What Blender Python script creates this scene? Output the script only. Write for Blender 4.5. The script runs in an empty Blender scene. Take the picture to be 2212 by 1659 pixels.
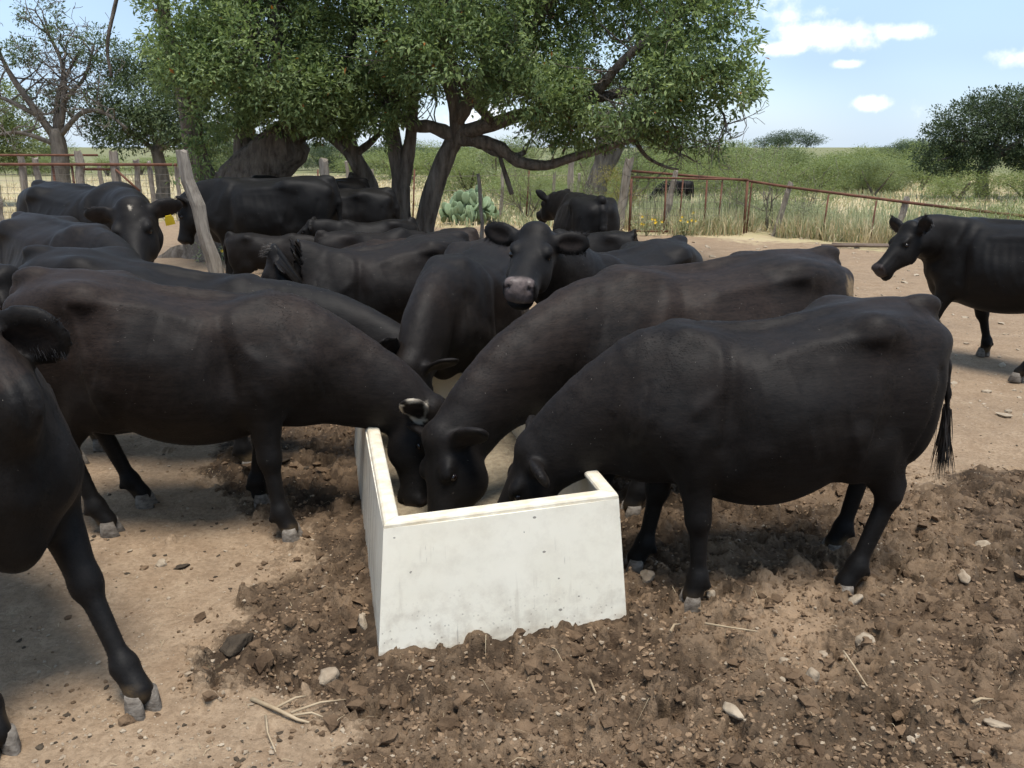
import bpy, math, random
import numpy as np
from mathutils import Vector, Matrix

# ------------------------------------------------------------------ camera
scene = bpy.context.scene
COL = scene.collection
CAM_H, PITCH, FPX = 1.90, 15.4, 885.0          # metres, degrees below level, focal length in px at 1024 wide
cam_d = bpy.data.cameras.new('camera')
cam_d.sensor_width = 36.0
cam_d.lens = 36.0 * FPX / 1024.0
cam_d.clip_start = 0.05
cam_d.clip_end = 3000.0
cam = bpy.data.objects.new('camera', cam_d)
cam.location = (0, 0, CAM_H)
cam.rotation_euler = (math.radians(90 - PITCH), 0, 0)
COL.objects.link(cam)
scene.camera = cam

# ------------------------------------------------------------------ sky, sun, exposure
SUN_ELEV, SUN_ROT = 73.0, 165.0                 # degrees; rotation is clockwise from +Y
world = bpy.data.worlds.new('World')
scene.world = world
world.use_nodes = True
def build_world():
    nt = world.node_tree
    nt.nodes.clear()
    N, L = nt.nodes.new, nt.links.new
    out = N('ShaderNodeOutputWorld')
    bg = N('ShaderNodeBackground')
    bg.inputs['Strength'].default_value = 0.15
    sky = N('ShaderNodeTexSky')
    sky.sky_type = 'NISHITA'
    sky.sun_disc = False
    sky.sun_elevation = math.radians(SUN_ELEV)
    sky.sun_rotation = math.radians(SUN_ROT)
    sky.air_density = 1.0
    sky.dust_density = 0.4
    sky.ozone_density = 1.5
    tc = N('ShaderNodeTexCoord')
    # thin high veil over the whole sky
    mp = N('ShaderNodeMapping'); mp.inputs['Scale'].default_value = (1.0, 1.0, 3.2)
    L(tc.outputs['Generated'], mp.inputs['Vector'])
    n1 = N('ShaderNodeTexNoise'); n1.inputs['Scale'].default_value = 2.2
    n1.inputs['Detail'].default_value = 2; n1.inputs['Roughness'].default_value = 0.55
    L(mp.outputs[0], n1.inputs['Vector'])
    r1 = N('ShaderNodeMapRange'); r1.inputs[1].default_value = 0.38; r1.inputs[2].default_value = 0.72
    r1.inputs[3].default_value = 0.68; r1.inputs[4].default_value = 0.92
    L(n1.outputs['Fac'], r1.inputs[0])
    # small fair-weather cumulus, flat-bottomed, scattered round the sky: blobs in direction space, edges broken by noise
    n2 = N('ShaderNodeTexNoise'); n2.inputs['Scale'].default_value = 34.0
    n2.inputs['Detail'].default_value = 4; n2.inputs['Roughness'].default_value = 0.6
    L(tc.outputs['Generated'], n2.inputs['Vector'])
    sep = N('ShaderNodeSeparateXYZ'); L(tc.outputs['Generated'], sep.inputs[0])
    def M(op, a, b=None, c=None):
        m = N('ShaderNodeMath'); m.operation = op
        for i, v in enumerate((a, b, c)):
            if v is None: continue
            if isinstance(v, (int, float)): m.inputs[i].default_value = v
            else: L(v, m.inputs[i])
        return m.outputs[0]
    az = M('ARCTAN2', sep.outputs[0], sep.outputs[1])
    el = M('ARCSINE', sep.outputs[2])
    ang = N('ShaderNodeCombineXYZ'); L(az, ang.inputs[0]); L(el, ang.inputs[1])
    total = None
    for (a, e, wa, we, s) in CLOUDS:
        ma = N('ShaderNodeVectorMath'); ma.operation = 'MULTIPLY_ADD'
        ra, re = math.radians(wa), math.radians(we)
        L(ang.outputs[0], ma.inputs[0]); ma.inputs[1].default_value = (1 / ra, 1 / re, 0)
        ma.inputs[2].default_value = (-math.radians(a) / ra, -math.radians(e) / re, 1 - s)
        ln = N('ShaderNodeVectorMath'); ln.operation = 'LENGTH'; L(ma.outputs[0], ln.inputs[0])
        total = ln.outputs['Value'] if total is None else M('MINIMUM', total, ln.outputs['Value'])
    # the rest of the sky carries the same kind of small cumulus
    n3 = N('ShaderNodeTexNoise'); n3.inputs['Scale'].default_value = 5.0; n3.inputs['Detail'].default_value = 1
    L(mp.outputs[0], n3.inputs['Vector'])
    total = M('MINIMUM', total, M('MULTIPLY', M('SUBTRACT', 0.86, n3.outputs['Fac']), 4.2))
    total = M('ADD', M('SUBTRACT', 1.0, total), M('MULTIPLY', M('SUBTRACT', n2.outputs['Fac'], 0.5), 1.8))
    r2 = N('ShaderNodeMapRange'); r2.interpolation_type = 'SMOOTHSTEP'
    r2.inputs[1].default_value = 0.02; r2.inputs[2].default_value = 0.85
    L(total, r2.inputs[0])
    mx1 = N('ShaderNodeMix'); mx1.data_type = 'RGBA'
    L(r1.outputs[0], mx1.inputs['Factor']); L(sky.outputs[0], mx1.inputs['A'])
    mx1.inputs['B'].default_value = (2.05, 2.80, 3.85, 1)
    mx2 = N('ShaderNodeMix'); mx2.data_type = 'RGBA'
    L(r2.outputs[0], mx2.inputs['Factor']); L(mx1.outputs['Result'], mx2.inputs['A'])
    mx2.inputs['B'].default_value = (5.6, 5.7, 5.9, 1)
    L(mx2.outputs['Result'], bg.inputs['Color'])
    L(bg.outputs[0], out.inputs['Surface'])
def sky_dir(u, v):
    """azimuth, elevation in degrees of a pixel of the 2212 x 1659 view (only used to list the clouds)"""
    x = (u * 1024 / 2212 - 512) / FPX; y = (v * 768 / 1659 - 384) / FPX
    p = math.radians(PITCH)
    d = Vector((x, math.cos(p) - y * math.sin(p) * 1.0, -math.sin(p) - y * math.cos(p)))
    return math.degrees(math.atan2(d.x, d.y)), math.degrees(math.asin(d.z / d.length))
def cl(u, v, wu, wv, s=1.0):
    a, e = sky_dir(u, v)
    k = math.degrees(1024 / 2212 / FPX)
    return (a, e, wu * k, wv * k, s)
CLOUDS = [cl(1790, 78, 140, 34), cl(1690, 102, 80, 20), cl(1940, 70, 70, 20), cl(1830, 138, 38, 11, .75), cl(1885, 224, 46, 17, .85), cl(2222, 122, 65, 24)]
build_world()

sun_d = bpy.data.lights.new('sun', 'SUN')
sun_d.energy = 3.2
sun_d.angle = math.radians(24.0)                 # thin cloud drifting over the sun: soft shadow edges
sun_d.color = (1.0, 0.955, 0.89)
sun = bpy.data.objects.new('sun', sun_d)
_a, _e = math.radians(SUN_ROT), math.radians(SUN_ELEV)
_to = Vector((math.sin(_a) * math.cos(_e), math.cos(_a) * math.cos(_e), math.sin(_e)))
sun.rotation_euler = _to.to_track_quat('Z', 'Y').to_euler()
COL.objects.link(sun)
scene.view_settings.view_transform = 'Standard'
scene.view_settings.look = 'None'
scene.view_settings.exposure = 0.74
scene.view_settings.gamma = 1.0
scene.cycles.max_bounces = 5
scene.cycles.diffuse_bounces = 2
scene.cycles.use_adaptive_sampling = True
scene.cycles.adaptive_threshold = 0.03
scene.cycles.glossy_bounces = 2
scene.cycles.transparent_max_bounces = 8
scene.cycles.use_denoising = True

# ------------------------------------------------------------------ helpers
RNG = np.random.default_rng(11)
random.seed(11)
def tag(o, label=None, cat=None, group=None, kind=None):
    if label: o['label'] = label
    if cat: o['category'] = cat
    if group: o['group'] = group
    if kind: o['kind'] = kind
    return o
def empty(name, loc=(0, 0, 0), rz=0.0):
    o = bpy.data.objects.new(name, None)
    o.location = loc; o.rotation_euler = (0, 0, rz); o.empty_display_size = 0.2
    COL.objects.link(o)
    return o
def mesh_obj(name, verts, faces, mat, parent=None, smooth=True, attrs=None):
    me = bpy.data.meshes.new(name)
    v = np.asarray(verts, np.float32)
    if isinstance(faces, np.ndarray):
        n, k = faces.shape
        me.vertices.add(len(v)); me.vertices.foreach_set('co', v.ravel())
        me.loops.add(n * k); me.loops.foreach_set('vertex_index', faces.astype(np.int32).ravel())
        me.polygons.add(n); me.polygons.foreach_set('loop_start', np.arange(0, n * k, k, dtype=np.int32))
        me.update(calc_edges=True)
    else:
        me.from_pydata([tuple(map(float, p)) for p in v], [], faces)
    if attrs:
        for an, arr in attrs.items():
            if arr.ndim == 1:
                a = me.attributes.new(an, 'FLOAT', 'POINT'); a.data.foreach_set('value', arr.astype(np.float32))
            else:
                a = me.attributes.new(an, 'FLOAT_COLOR', 'POINT')
                a.data.foreach_set('color', np.c_[arr, np.ones(len(arr))].astype(np.float32).ravel())
    me.polygons.foreach_set('use_smooth', [smooth] * len(me.polygons))
    if mat: me.materials.append(mat)
    me.validate()
    o = bpy.data.objects.new(name, me)
    COL.objects.link(o)
    if parent: o.parent = parent
    return o
class MB:
    """collects shapes; build() links them as ONE mesh object"""
    def __init__(s): s.v = []; s.f = []
    def add(s, v, f):
        n = len(s.v); s.v += [tuple(p) for p in v]; s.f += [tuple(i + n for i in q) for q in f]; return s
    def tube(s, pts, rad, n=8, cap=True, wob=0.0, seed=0):
        rg = random.Random(seed)
        pts = [Vector(p) for p in pts]
        if not hasattr(rad, '__len__'): rad = [rad] * len(pts)
        v = []; f = []
        t0 = (pts[1] - pts[0]).normalized()
        ref = Vector((0, 0, 1)) if abs(t0.z) < .9 else Vector((1, 0, 0))
        u = t0.cross(ref).normalized()
        lob = [1 + wob * rg.uniform(-1, 1) for _ in range(n)]
        for i, p in enumerate(pts):
            t = (pts[min(i + 1, len(pts) - 1)] - pts[max(i - 1, 0)]).normalized()
            u = (u - t * u.dot(t)).normalized(); w = t.cross(u)
            for k in range(n):
                a = 2 * math.pi * k / n
                r = rad[i] * lob[k] * (1 + wob * .5 * rg.uniform(-1, 1))
                v.append(p + (u * math.cos(a) + w * math.sin(a)) * r)
        for i in range(len(pts) - 1):
            for k in range(n):
                a, b = i * n + k, i * n + (k + 1) % n
                f.append((a, b, b + n, a + n))
        if cap:
            f.append(tuple(reversed(range(n)))); m = (len(pts) - 1) * n
            f.append(tuple(m + k for k in range(n)))
        return s.add(v, f)
    def box(s, c, d, R=None):
        x, y, z = [q / 2 for q in d]
        v = [Vector((sx * x, sy * y, sz * z)) for sx in (-1, 1) for sy in (-1, 1) for sz in (-1, 1)]
        if R: v = [R @ p for p in v]
        v = [p + Vector(c) for p in v]
        return s.add(v, [(0, 1, 3, 2), (4, 6, 7, 5), (0, 4, 5, 1), (2, 3, 7, 6), (0, 2, 6, 4), (1, 5, 7, 3)])
    def build(s, name, mat, parent=None, smooth=True):
        return mesh_obj(name, s.v, s.f, mat, parent, smooth)
def copy_tree(o, parent=None):
    c = o.copy(); COL.objects.link(c); c.parent = parent
    for ch in list(o.children): copy_tree(ch, c)
    return c
# ---- lattice noise in numpy
_P = np.random.default_rng(5).permutation(512)
_G = np.random.default_rng(6).random(512)
def vnoise(x, y, z=None):
    x = np.asarray(x, np.float64); y = np.asarray(y, np.float64)
    xi = np.floor(x).astype(int); yi = np.floor(y).astype(int)
    fx = x - xi; fy = y - yi
    sx = fx * fx * fx * (fx * (fx * 6 - 15) + 10); sy = fy * fy * fy * (fy * (fy * 6 - 15) + 10)
    def h(a, b, c=0): return _G[(_P[(_P[(a) & 511] + b) & 511] + c * 57) & 511]
    if z is None:
        a = h(xi, yi); b = h(xi + 1, yi); c = h(xi, yi + 1); d = h(xi + 1, yi + 1)
        return (a + (b - a) * sx + (c - a) * sy + (a - b - c + d) * sx * sy) * 2 - 1
    z = np.asarray(z, np.float64); zi = np.floor(z).astype(int); fz = z - zi
    sz = fz * fz * (3 - 2 * fz)
    r = []
    for k in (0, 1):
        a = h(xi, yi, zi + k); b = h(xi + 1, yi, zi + k); c = h(xi, yi + 1, zi + k); d = h(xi + 1, yi + 1, zi + k)
        r.append(a + (b - a) * sx + (c - a) * sy + (a - b - c + d) * sx * sy)
    return (r[0] + (r[1] - r[0]) * sz) * 2 - 1
def fbm(x, y, oct=4, gain=.5, lac=2.03, off=0.0):
    s = 0; a = 1.0; t = 0
    for i in range(oct):
        s = s + a * vnoise(x + off + 17.3 * i, y - off + 9.1 * i); t += a
        x = x * lac; y = y * lac; a *= gain
    return s / t
def sstep(a, b, x):
    t = np.clip((x - a) / (b - a), 0, 1); return t * t * (3 - 2 * t)
# ---- material helper
def new_mat(name):
    m = bpy.data.materials.new(name); m.use_nodes = True
    nt = m.node_tree; nt.nodes.clear()
    out = nt.nodes.new('ShaderNodeOutputMaterial'); b = nt.nodes.new('ShaderNodeBsdfPrincipled')
    nt.links.new(b.outputs[0], out.inputs['Surface'])
    return m, nt, b
class NB:
    """short-hand for node building"""
    def __init__(s, nt): s.nt = nt
    def n(s, t, **kw):
        o = s.nt.nodes.new('ShaderNode' + t)
        for k, v in kw.items(): setattr(o, k, v)
        return o
    def l(s, a, b): s.nt.links.new(a, b)
    def set(s, sock, v):
        if isinstance(v, bpy.types.NodeSocket): s.l(v, sock)
        else: sock.default_value = v
    def coord(s, which='Object', scale=(1, 1, 1)):
        t = s.n('TexCoord'); m = s.n('Mapping'); m.inputs['Scale'].default_value = scale
        s.l(t.outputs[which], m.inputs['Vector']); return m.outputs[0]
    def noise(s, vec, scale, detail=4, rough=.55, dist=0.0):
        o = s.n('TexNoise'); s.l(vec, o.inputs['Vector'])
        o.inputs['Scale'].default_value = scale; o.inputs['Detail'].default_value = detail
        o.inputs['Roughness'].default_value = rough; o.inputs['Distortion'].default_value = dist
        return o.outputs['Fac']
    def vor(s, vec, scale, feature='F1', out='Distance'):
        o = s.n('TexVoronoi', feature=feature); s.l(vec, o.inputs['Vector']); o.inputs['Scale'].default_value = scale
        return o.outputs[out]
    def rng(s, f, a, b, c=0.0, d=1.0, smooth=False):
        o = s.n('MapRange'); s.l(f, o.inputs[0])
        if smooth: o.interpolation_type = 'SMOOTHSTEP'
        for i, v in enumerate((a, b, c, d)): o.inputs[i + 1].default_value = v
        return o.outputs[0]
    def mix(s, f, a, b, mode='MIX'):
        o = s.n('Mix', data_type='RGBA', blend_type=mode)
        s.set(o.inputs['Factor'], f)
        for k, v in (('A', a), ('B', b)):
            s.set(o.inputs[k], tuple(v) + (1,) if isinstance(v, (tuple, list)) and len(v) == 3 else v)
        return o.outputs['Result']
    def math(s, op, a, b=None):
        o = s.n('Math', operation=op); s.set(o.inputs[0], a)
        if b is not None: s.set(o.inputs[1], b)
        return o.outputs[0]
    def attr(s, name, out='Fac'):
        o = s.n('Attribute'); o.attribute_name = name; return o.outputs[out]
    def bump(s, h, strength, dist, normal=None):
        o = s.n('Bump'); o.inputs['Strength'].default_value = strength; o.inputs['Distance'].default_value = dist
        s.l(h, o.inputs['Height'])
        if normal: s.l(normal, o.inputs['Normal'])
        return o.outputs[0]
def simple_mat(name, c1, c2, scale=8, rough=.8, bump=0.0, bscale=40, stretch=(1, 1, 1), spec=.3):
    m, nt, b = new_mat(name); q = NB(nt)
    v = q.coord('Object', stretch)
    f = q.rng(q.noise(v, scale, 6, .6), .3, .7)
    q.l(q.mix(f, c1, c2), b.inputs['Base Color'])
    b.inputs['Roughness'].default_value = rough
    b.inputs['Specular IOR Level'].default_value = spec
    if bump: q.l(q.bump(q.noise(v, bscale, 5, .6), 1.0, bump), b.inputs['Normal'])
    return m
# ------------------------------------------------------------------ ground: one sheet, fine near the trough, reaching the horizon
MUD_POLY = np.array([(-.30, .5), (-.30, 2.2), (-.42, 2.62), (-.95, 2.80), (-1.06, 3.15), (-.97, 3.6), (-1.15, 4.2), (-1.9, 5.2), (-1.9, 5.7), (-1.0, 6.1),
                     (.2, 6.5), (1.5, 6.2), (2.5, 5.3), (2.25, 4.65), (3.0, 4.9), (4.6, 4.4), (5.0, .5)])
def poly_sd(x, y, P):
    d = np.full(x.shape, 1e9); ins = np.zeros(x.shape, bool)
    n = len(P)
    for i in range(n):
        a, b = P[i], P[(i + 1) % n]; e = b - a
        t = np.clip(((x - a[0]) * e[0] + (y - a[1]) * e[1]) / (e @ e), 0, 1)
        d = np.minimum(d, np.hypot(x - a[0] - t * e[0], y - a[1] - t * e[1]))
        if a[1] != b[1]:
            c = ((a[1] > y) != (b[1] > y)) & (x < e[0] * (y - a[1]) / e[1] + a[0]); ins ^= c
    return np.where(ins, -d, d)
def mud_mask(x, y):
    sd = poly_sd(x, y, MUD_POLY)
    return sstep(-.24, .20, -sd + .36 * fbm(x * 2.3, y * 2.3, 4, .6) - .02)
def grass_mask(x, y):
    """0 on the bare yard, 1 in the pasture beyond the fences"""
    line_r = 18.8 - .55 * np.clip(x - 3.0, 0, 30)          # right-hand fence
    line_l = 22.5 + 0 * x
    yl = np.where(x > 1.5, line_r, np.where(x < -6, line_l, 21.0))
    t = sstep(-6, 1.5, x); yl = np.where((x >= -6) & (x <= 1.5), line_l * (1 - t) + 19.4 * t, yl)
    return sstep(-.8, .6, y - yl + 1.2 * fbm(x * .9, y * .9, 3))
TROUGH_O = np.array((-.51, 2.97)); TROUGH_YAW = math.radians(12.0); TROUGH_W, TROUGH_L, TROUGH_H = 1.00, 2.35, .53
def trough_local(x, y):
    c, s = math.cos(TROUGH_YAW), math.sin(TROUGH_YAW); dx, dy = x - TROUGH_O[0], y - TROUGH_O[1]
    return dx * c + dy * s, -dx * s + dy * c
def macro_z(x, y):
    z = .018 * fbm(x * .7 + 3, y * .7, 2)
    # dug-up mound between trough and right-hand cow, and the lip of mud pushed against the trough
    z = z + .035 * np.exp(-(((x - 1.12) / .34) ** 2 + ((y - 3.15) / .42) ** 2))
    u, v = trough_local(x, y)
    d = np.maximum(np.maximum(-u, u - TROUGH_W), np.maximum(-v, v - TROUGH_L))
    z = z + .05 * np.exp(-(np.clip(d, -1, 9) / .10) ** 2) * (d > -.2) * (sstep(.2, .9, u) * .9 + .1)
    far = sstep(40, 160, np.hypot(x, y))
    return z + far * .25 * fbm(x * .006, y * .006, 2) - .0125 * np.clip(y - 20, 0, 400)
def axis(lo_seg, fine, hi_lim, power):
    a, b, d = lo_seg
    p = list(np.arange(a, b + 1e-9, d)); s = d
    while p[-1] < hi_lim:
        s = min(s * power, 40); p.append(p[-1] + s)
    return np.array(p)
def worley(x, y, size, seed):
    """nearest-cell fracture pattern: distance gap to the next cell, offset inside the cell, three random numbers of the cell"""
    gx, gy = x / size, y / size
    ix, iy = np.floor(gx).astype(int), np.floor(gy).astype(int)
    def rnd(a, b, k): return _G[(_P[(_P[(a + seed * 31) & 511] + b + k * 91) & 511] + k * 37) & 511]
    f1 = np.full(x.shape, 9.0); f2 = np.full(x.shape, 9.0); dx = np.zeros(x.shape); dy = np.zeros(x.shape); r = [np.zeros(x.shape) for _ in range(3)]
    for i in (-1, 0, 1):
        for j in (-1, 0, 1):
            a, b = ix + i, iy + j
            ex = gx - (a + rnd(a, b, 1)); ey = gy - (b + rnd(a, b, 2)); d = np.hypot(ex, ey)
            c = d < f1
            f2 = np.where(c, f1, np.minimum(f2, d)); f1 = np.where(c, d, f1)
            dx = np.where(c, ex, dx); dy = np.where(c, ey, dy)
            for k in range(3): r[k] = np.where(c, rnd(a, b, 3 + k), r[k])
    return f2 - f1, dx, dy, r
def build_ground():
    yp = axis((2.15, 4.3, .0095), None, 900, 1.0135)
    yn = [2.15 - .02]; s = .03
    while yn[-1] > -60: yn.append(yn[-1] - s); s *= 1.25
    Y = np.concatenate([np.array(yn)[::-1], yp])
    xr = axis((0, 2.5, .0105), None, 700, 1.035)
    X = np.concatenate([-xr[:0:-1], xr])
    GX, GY = np.meshgrid(X, Y, indexing='ij')
    mud = mud_mask(GX, GY)
    near = (1 - sstep(7, 12, np.hypot(GX, GY - 2)))
    dist = np.hypot(GX, GY)
    Z = macro_z(GX, GY)
    # churned mud
    rid = 1 - np.abs(fbm(GX * 5.2, GY * 5.2, 3, .55)) * 2
    Z = Z + mud * near * (.030 * fbm(GX * 3.1, GY * 3.1, 3) + .022 * rid + .009 * fbm(GX * 15, GY * 15, 3, .6) + .004 * (1 - 2 * np.abs(fbm(GX * 30, GY * 30, 2))))
    Z = Z + (1 - mud) * near * (.006 * fbm(GX * 4, GY * 4, 3) + .0035 * fbm(GX * 17, GY * 17, 3, .6))
    Z = Z + (1 - near) * .02 * fbm(GX * 1.7, GY * 1.7, 3)
    Zs = Z.copy(); Z0 = macro_z(GX, GY)
    clod = np.zeros_like(Z); tone = np.zeros_like(Z)
    rg = np.random.default_rng(3)
    def stamp(cx, cy, r, hh, sink=False):
        i0, i1 = np.searchsorted(X, (cx - r * 1.4, cx + r * 1.4)); j0, j1 = np.searchsorted(Y, (cy - r * 1.4, cy + r * 1.4))
        if i1 - i0 < 2 or j1 - j0 < 2: return
        dx = X[i0:i1, None] - cx; dy = Y[None, j0:j1] - cy
        an = np.arctan2(dy, dx); ph = rg.random(3) * 6.28
        k = 1 + .26 * np.sin(2 * an + ph[0]) + .20 * np.sin(3 * an + ph[1]) + .14 * np.sin(5 * an + ph[2]) + .10 * np.sin(9 * an + ph[0] * 3)
        q = np.hypot(dx, dy) / (r * k)
        if sink:
            b = np.clip(1 - q ** 4, 0, 1) - .35 * np.exp(-((q - 1.15) / .18) ** 2)
            Z[i0:i1, j0:j1] -= hh * b
        else:
            tilt = 1 + rg.uniform(-.5, .5) * dx / r + rg.uniform(-.5, .5) * dy / r
            b = hh * np.clip(1 - q ** 3, 0, 1) ** .38 * tilt * (1 + .35 * vnoise(dx / r * 1.7 + cx * 90 + 0 * dy, dy / r * 1.7 + cy * 90 + 0 * dx))
            A = clod[i0:i1, j0:j1]
            up = b > A
            clod[i0:i1, j0:j1] = np.where(up, b, A)
            tone[i0:i1, j0:j1] = np.where(up, rg.random(), tone[i0:i1, j0:j1])
    hx, hy = rg.uniform(-3, 3.4, 190), 2.2 + 4.2 * rg.random(190) ** 1.2
    for x, y, m in zip(hx, hy, mud_mask(hx, hy)):          # hoof holes
        u, v = trough_local(x, y)
        if -.15 < u < TROUGH_W + .15 and -.15 < v < TROUGH_L + .1: continue
        stamp(x, y, rg.uniform(.045, .07), .050 * m + .006, True)
    stamp(.56, 2.62, .085, .085, True); stamp(.37, 3.02, .06, .04, True); stamp(.2, 2.5, .09, .05, True)
    cx, cy = rg.uniform(-3, 4.2, 6000), 2.2 + 5 * rg.random(6000) ** 1.5
    mm = mud_mask(cx, cy); kp = rg.random(6000) < mm * .97 + .05
    for x, y, m in zip(cx[kp], cy[kp], mm[kp]):
        r = .008 + .052 * rg.random() ** 3.6
        if m < .3: r *= .7
        stamp(x, y, r, r * rg.uniform(.45, 1.05))
    Z = Z + clod
    # broken crust: tilted, cracked pieces at two sizes
    wm = (mud * near > .03); gx = GX[wm]; gy = GY[wm]; am = (mud * near)[wm]
    wx = gx + .035 * fbm(gx * 9, gy * 9, 3); wy = gy + .035 * fbm(gx * 9 + 40, gy * 9, 3)
    patch = sstep(-.35, .25, fbm(gx * 1.9 + 11, gy * 1.9, 3))
    dz = 0
    for size, A, ck, sd_ in ((.115, .024, .020, 1), (.046, .010, .008, 2), (.022, .003, .003, 3)):
        gap, dx, dy, r = worley(wx, wy, size, sd_)
        dz = dz + (A * (r[0] - .5) * 1.6 + A * ((r[1] - .5) * dx + (r[2] - .5) * dy) * 2.2 - ck * np.exp(-(gap / .13) ** 2)) * (patch if sd_ == 1 else .4 + .6 * patch)
        if sd_ == 2: tone[wm] = np.maximum(tone[wm], (r[1] > .62) * r[0])
    u, v = trough_local(gx, gy); dt = np.maximum(np.maximum(-u, u - TROUGH_W), np.maximum(-v, v - TROUGH_L))
    Z[wm] += am * dz * (1 - .8 * np.exp(-(np.clip(dt, 0, 9) / .05) ** 2))
    # fine cracking of the clod surface
    Z = Z + mud * near * (.0045 * fbm(GX * 60, GY * 60, 2) + .006 * (.5 - np.abs(fbm(GX * 24, GY * 24, 2))))
    # keep the sheet below the trough floor
    u, v = trough_local(GX, GY)
    ins = (u > .06) & (u < TROUGH_W - .06) & (v > .06) & (v < TROUGH_L - .06)
    Z = np.where(ins, np.minimum(Z, .05), Z)
    high = sstep(-.030, .050, Z - Z0) * mud * near       # dried crust sits on the high ground
    nx, ny = len(X), len(Y)
    idx = np.arange(nx * ny).reshape(nx, ny)
    F = np.stack([idx[:-1, :-1], idx[1:, :-1], idx[1:, 1:], idx[:-1, 1:]], -1).reshape(-1, 4)
    P = np.stack([GX, GY, Z], -1).reshape(-1, 3)
    dusty = np.exp(-(((GX - 1.10) / .34) ** 2 + ((GY - 3.2) / .5) ** 2)) + .8 * np.exp(-(((GX - 1.9) / .4) ** 2 + ((GY - 2.35) / .25) ** 2)) + .35 * sstep(.05, .45, fbm(GX * 1.5 + 3, GY * 1.5 + 8, 3)) * sstep(.5, 1.3, GX) + .5 * np.exp(-(((GX - .1) / .5) ** 2 + ((GY - 2.45) / .16) ** 2))
    g = grass_mask(GX, GY)
    o = mesh_obj('ground', P, F, ground_material(), None, True,
                 dict(soil=np.stack([mud.ravel(), np.clip(dusty + .0, 0, 1).ravel(), g.ravel()], 1), tone=tone.ravel(), high=high.ravel()))
    tag(o, kind='structure')
    def zat(x, y):
        i = int(np.clip(np.searchsorted(X, x), 1, nx - 1)); j = int(np.clip(np.searchsorted(Y, y), 1, ny - 1))
        fx = (x - X[i-1]) / (X[i] - X[i-1]); fy = (y - Y[j-1]) / (Y[j] - Y[j-1])
        return float((Z[i-1, j-1] * (1-fx) + Z[i, j-1] * fx) * (1-fy) + (Z[i-1, j] * (1-fx) + Z[i, j] * fx) * fy)
    return zat
def ground_material():
    m, nt, b = new_mat('soil'); q = NB(nt)
    v = q.coord('Object')
    sp = q.n('SeparateColor'); q.l(q.attr('soil', 'Color'), sp.inputs[0])
    tone = q.attr('tone')
    big = q.rng(q.noise(v, .9, 4, .6), .3, .7); mid = q.rng(q.noise(v, 6, 4, .65), .3, .7); fine = q.noise(v, 42, 4, .7); grit = q.noise(v, 190, 2, .6)
    dry = q.mix(mid, (.255, .174, .107), (.350, .255, .165))
    dry = q.mix(q.rng(fine, .42, .62, 0, .55), dry, (.160, .106, .064))
    dry = q.mix(q.rng(q.noise(v, 2.7, 5, .7), .52, .72, 0, .5), dry, (.150, .103, .065))
    pale = q.math('MULTIPLY', q.rng(q.vor(v, 55), .10, .16, 1, 0), q.rng(q.noise(v, 9, 2), .5, .62))
    dry = q.mix(q.math('MULTIPLY', pale, .75), dry, (.50, .43, .33))
    hi = q.attr('high')
    mudc = q.mix(q.rng(q.noise(v, 2.4, 4, .65), .33, .66), (.027, .0165, .0092), (.070, .043, .0245))
    mudc = q.mix(q.rng(tone, .30, .75, 0, .70), mudc, (.150, .099, .059))
    crust = q.math('MULTIPLY', q.rng(hi, .50, .80), q.rng(q.noise(v, 3.3, 4, .65), .42, .56))
    mudc = q.mix(q.math('MULTIPLY', crust, .50), mudc, (.205, .137, .083))
    mudc = q.mix(q.rng(fine, .52, .64, 0, .55), mudc, (.130, .086, .051))
    mudc = q.mix(q.rng(fine, .46, .36, 0, .60), mudc, (.024, .0150, .0085))
    mudc = q.mix(q.rng(q.noise(v, 1.7, 4, .6), .52, .66, 0, .28), mudc, (.205, .137, .083))
    mudc = q.mix(q.rng(q.noise(v, 1.25, 3, .6), .50, .60, 0, .74), mudc, (.027, .0168, .0095))       # damp patches
    mudc = q.mix(q.math('MULTIPLY', sp.outputs[1], q.rng(q.noise(v, 7, 4, .7), .34, .52)), mudc, (.285, .196, .122))
    strw = q.mix(q.rng(q.noise(v, .35, 3, .6), .40, .70), (.46, .37, .22), (.30, .285, .13))
    strw = q.mix(q.rng(q.noise(v, 3.2, 6, .7), .42, .62, 0, .8), strw, (.40, .32, .20))
    gp = q.n('NewGeometry'); gs = q.n('SeparateXYZ'); q.l(gp.outputs['Position'], gs.inputs[0])
    strw = q.mix(q.rng(gs.outputs[1], 42, 75, 0, .8), strw, (.115, .135, .055))                        # scrub cover of the far country
    mm = q.rng(q.math('ADD', sp.outputs[0], q.math('MULTIPLY', q.math('SUBTRACT', fine, .5), .9)), .3, .7)
    c = q.mix(mm, dry, mudc)
    c = q.mix(q.rng(q.math('ADD', sp.outputs[2], q.math('MULTIPLY', q.math('SUBTRACT', mid, .5), .6)), .25, .75), c, strw)
    c = q.mix(q.rng(big, 0, 1, .18, 0), c, (.13, .10, .07))
    q.l(c, b.inputs['Base Color'])
    b.inputs['Roughness'].default_value = .92
    b.inputs['Specular IOR Level'].default_value = .18
    n1 = q.bump(fine, .9, .016)
    q.l(q.bump(grit, .6, .004, n1), b.inputs['Normal'])
    return m
ZAT = build_ground()
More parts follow.
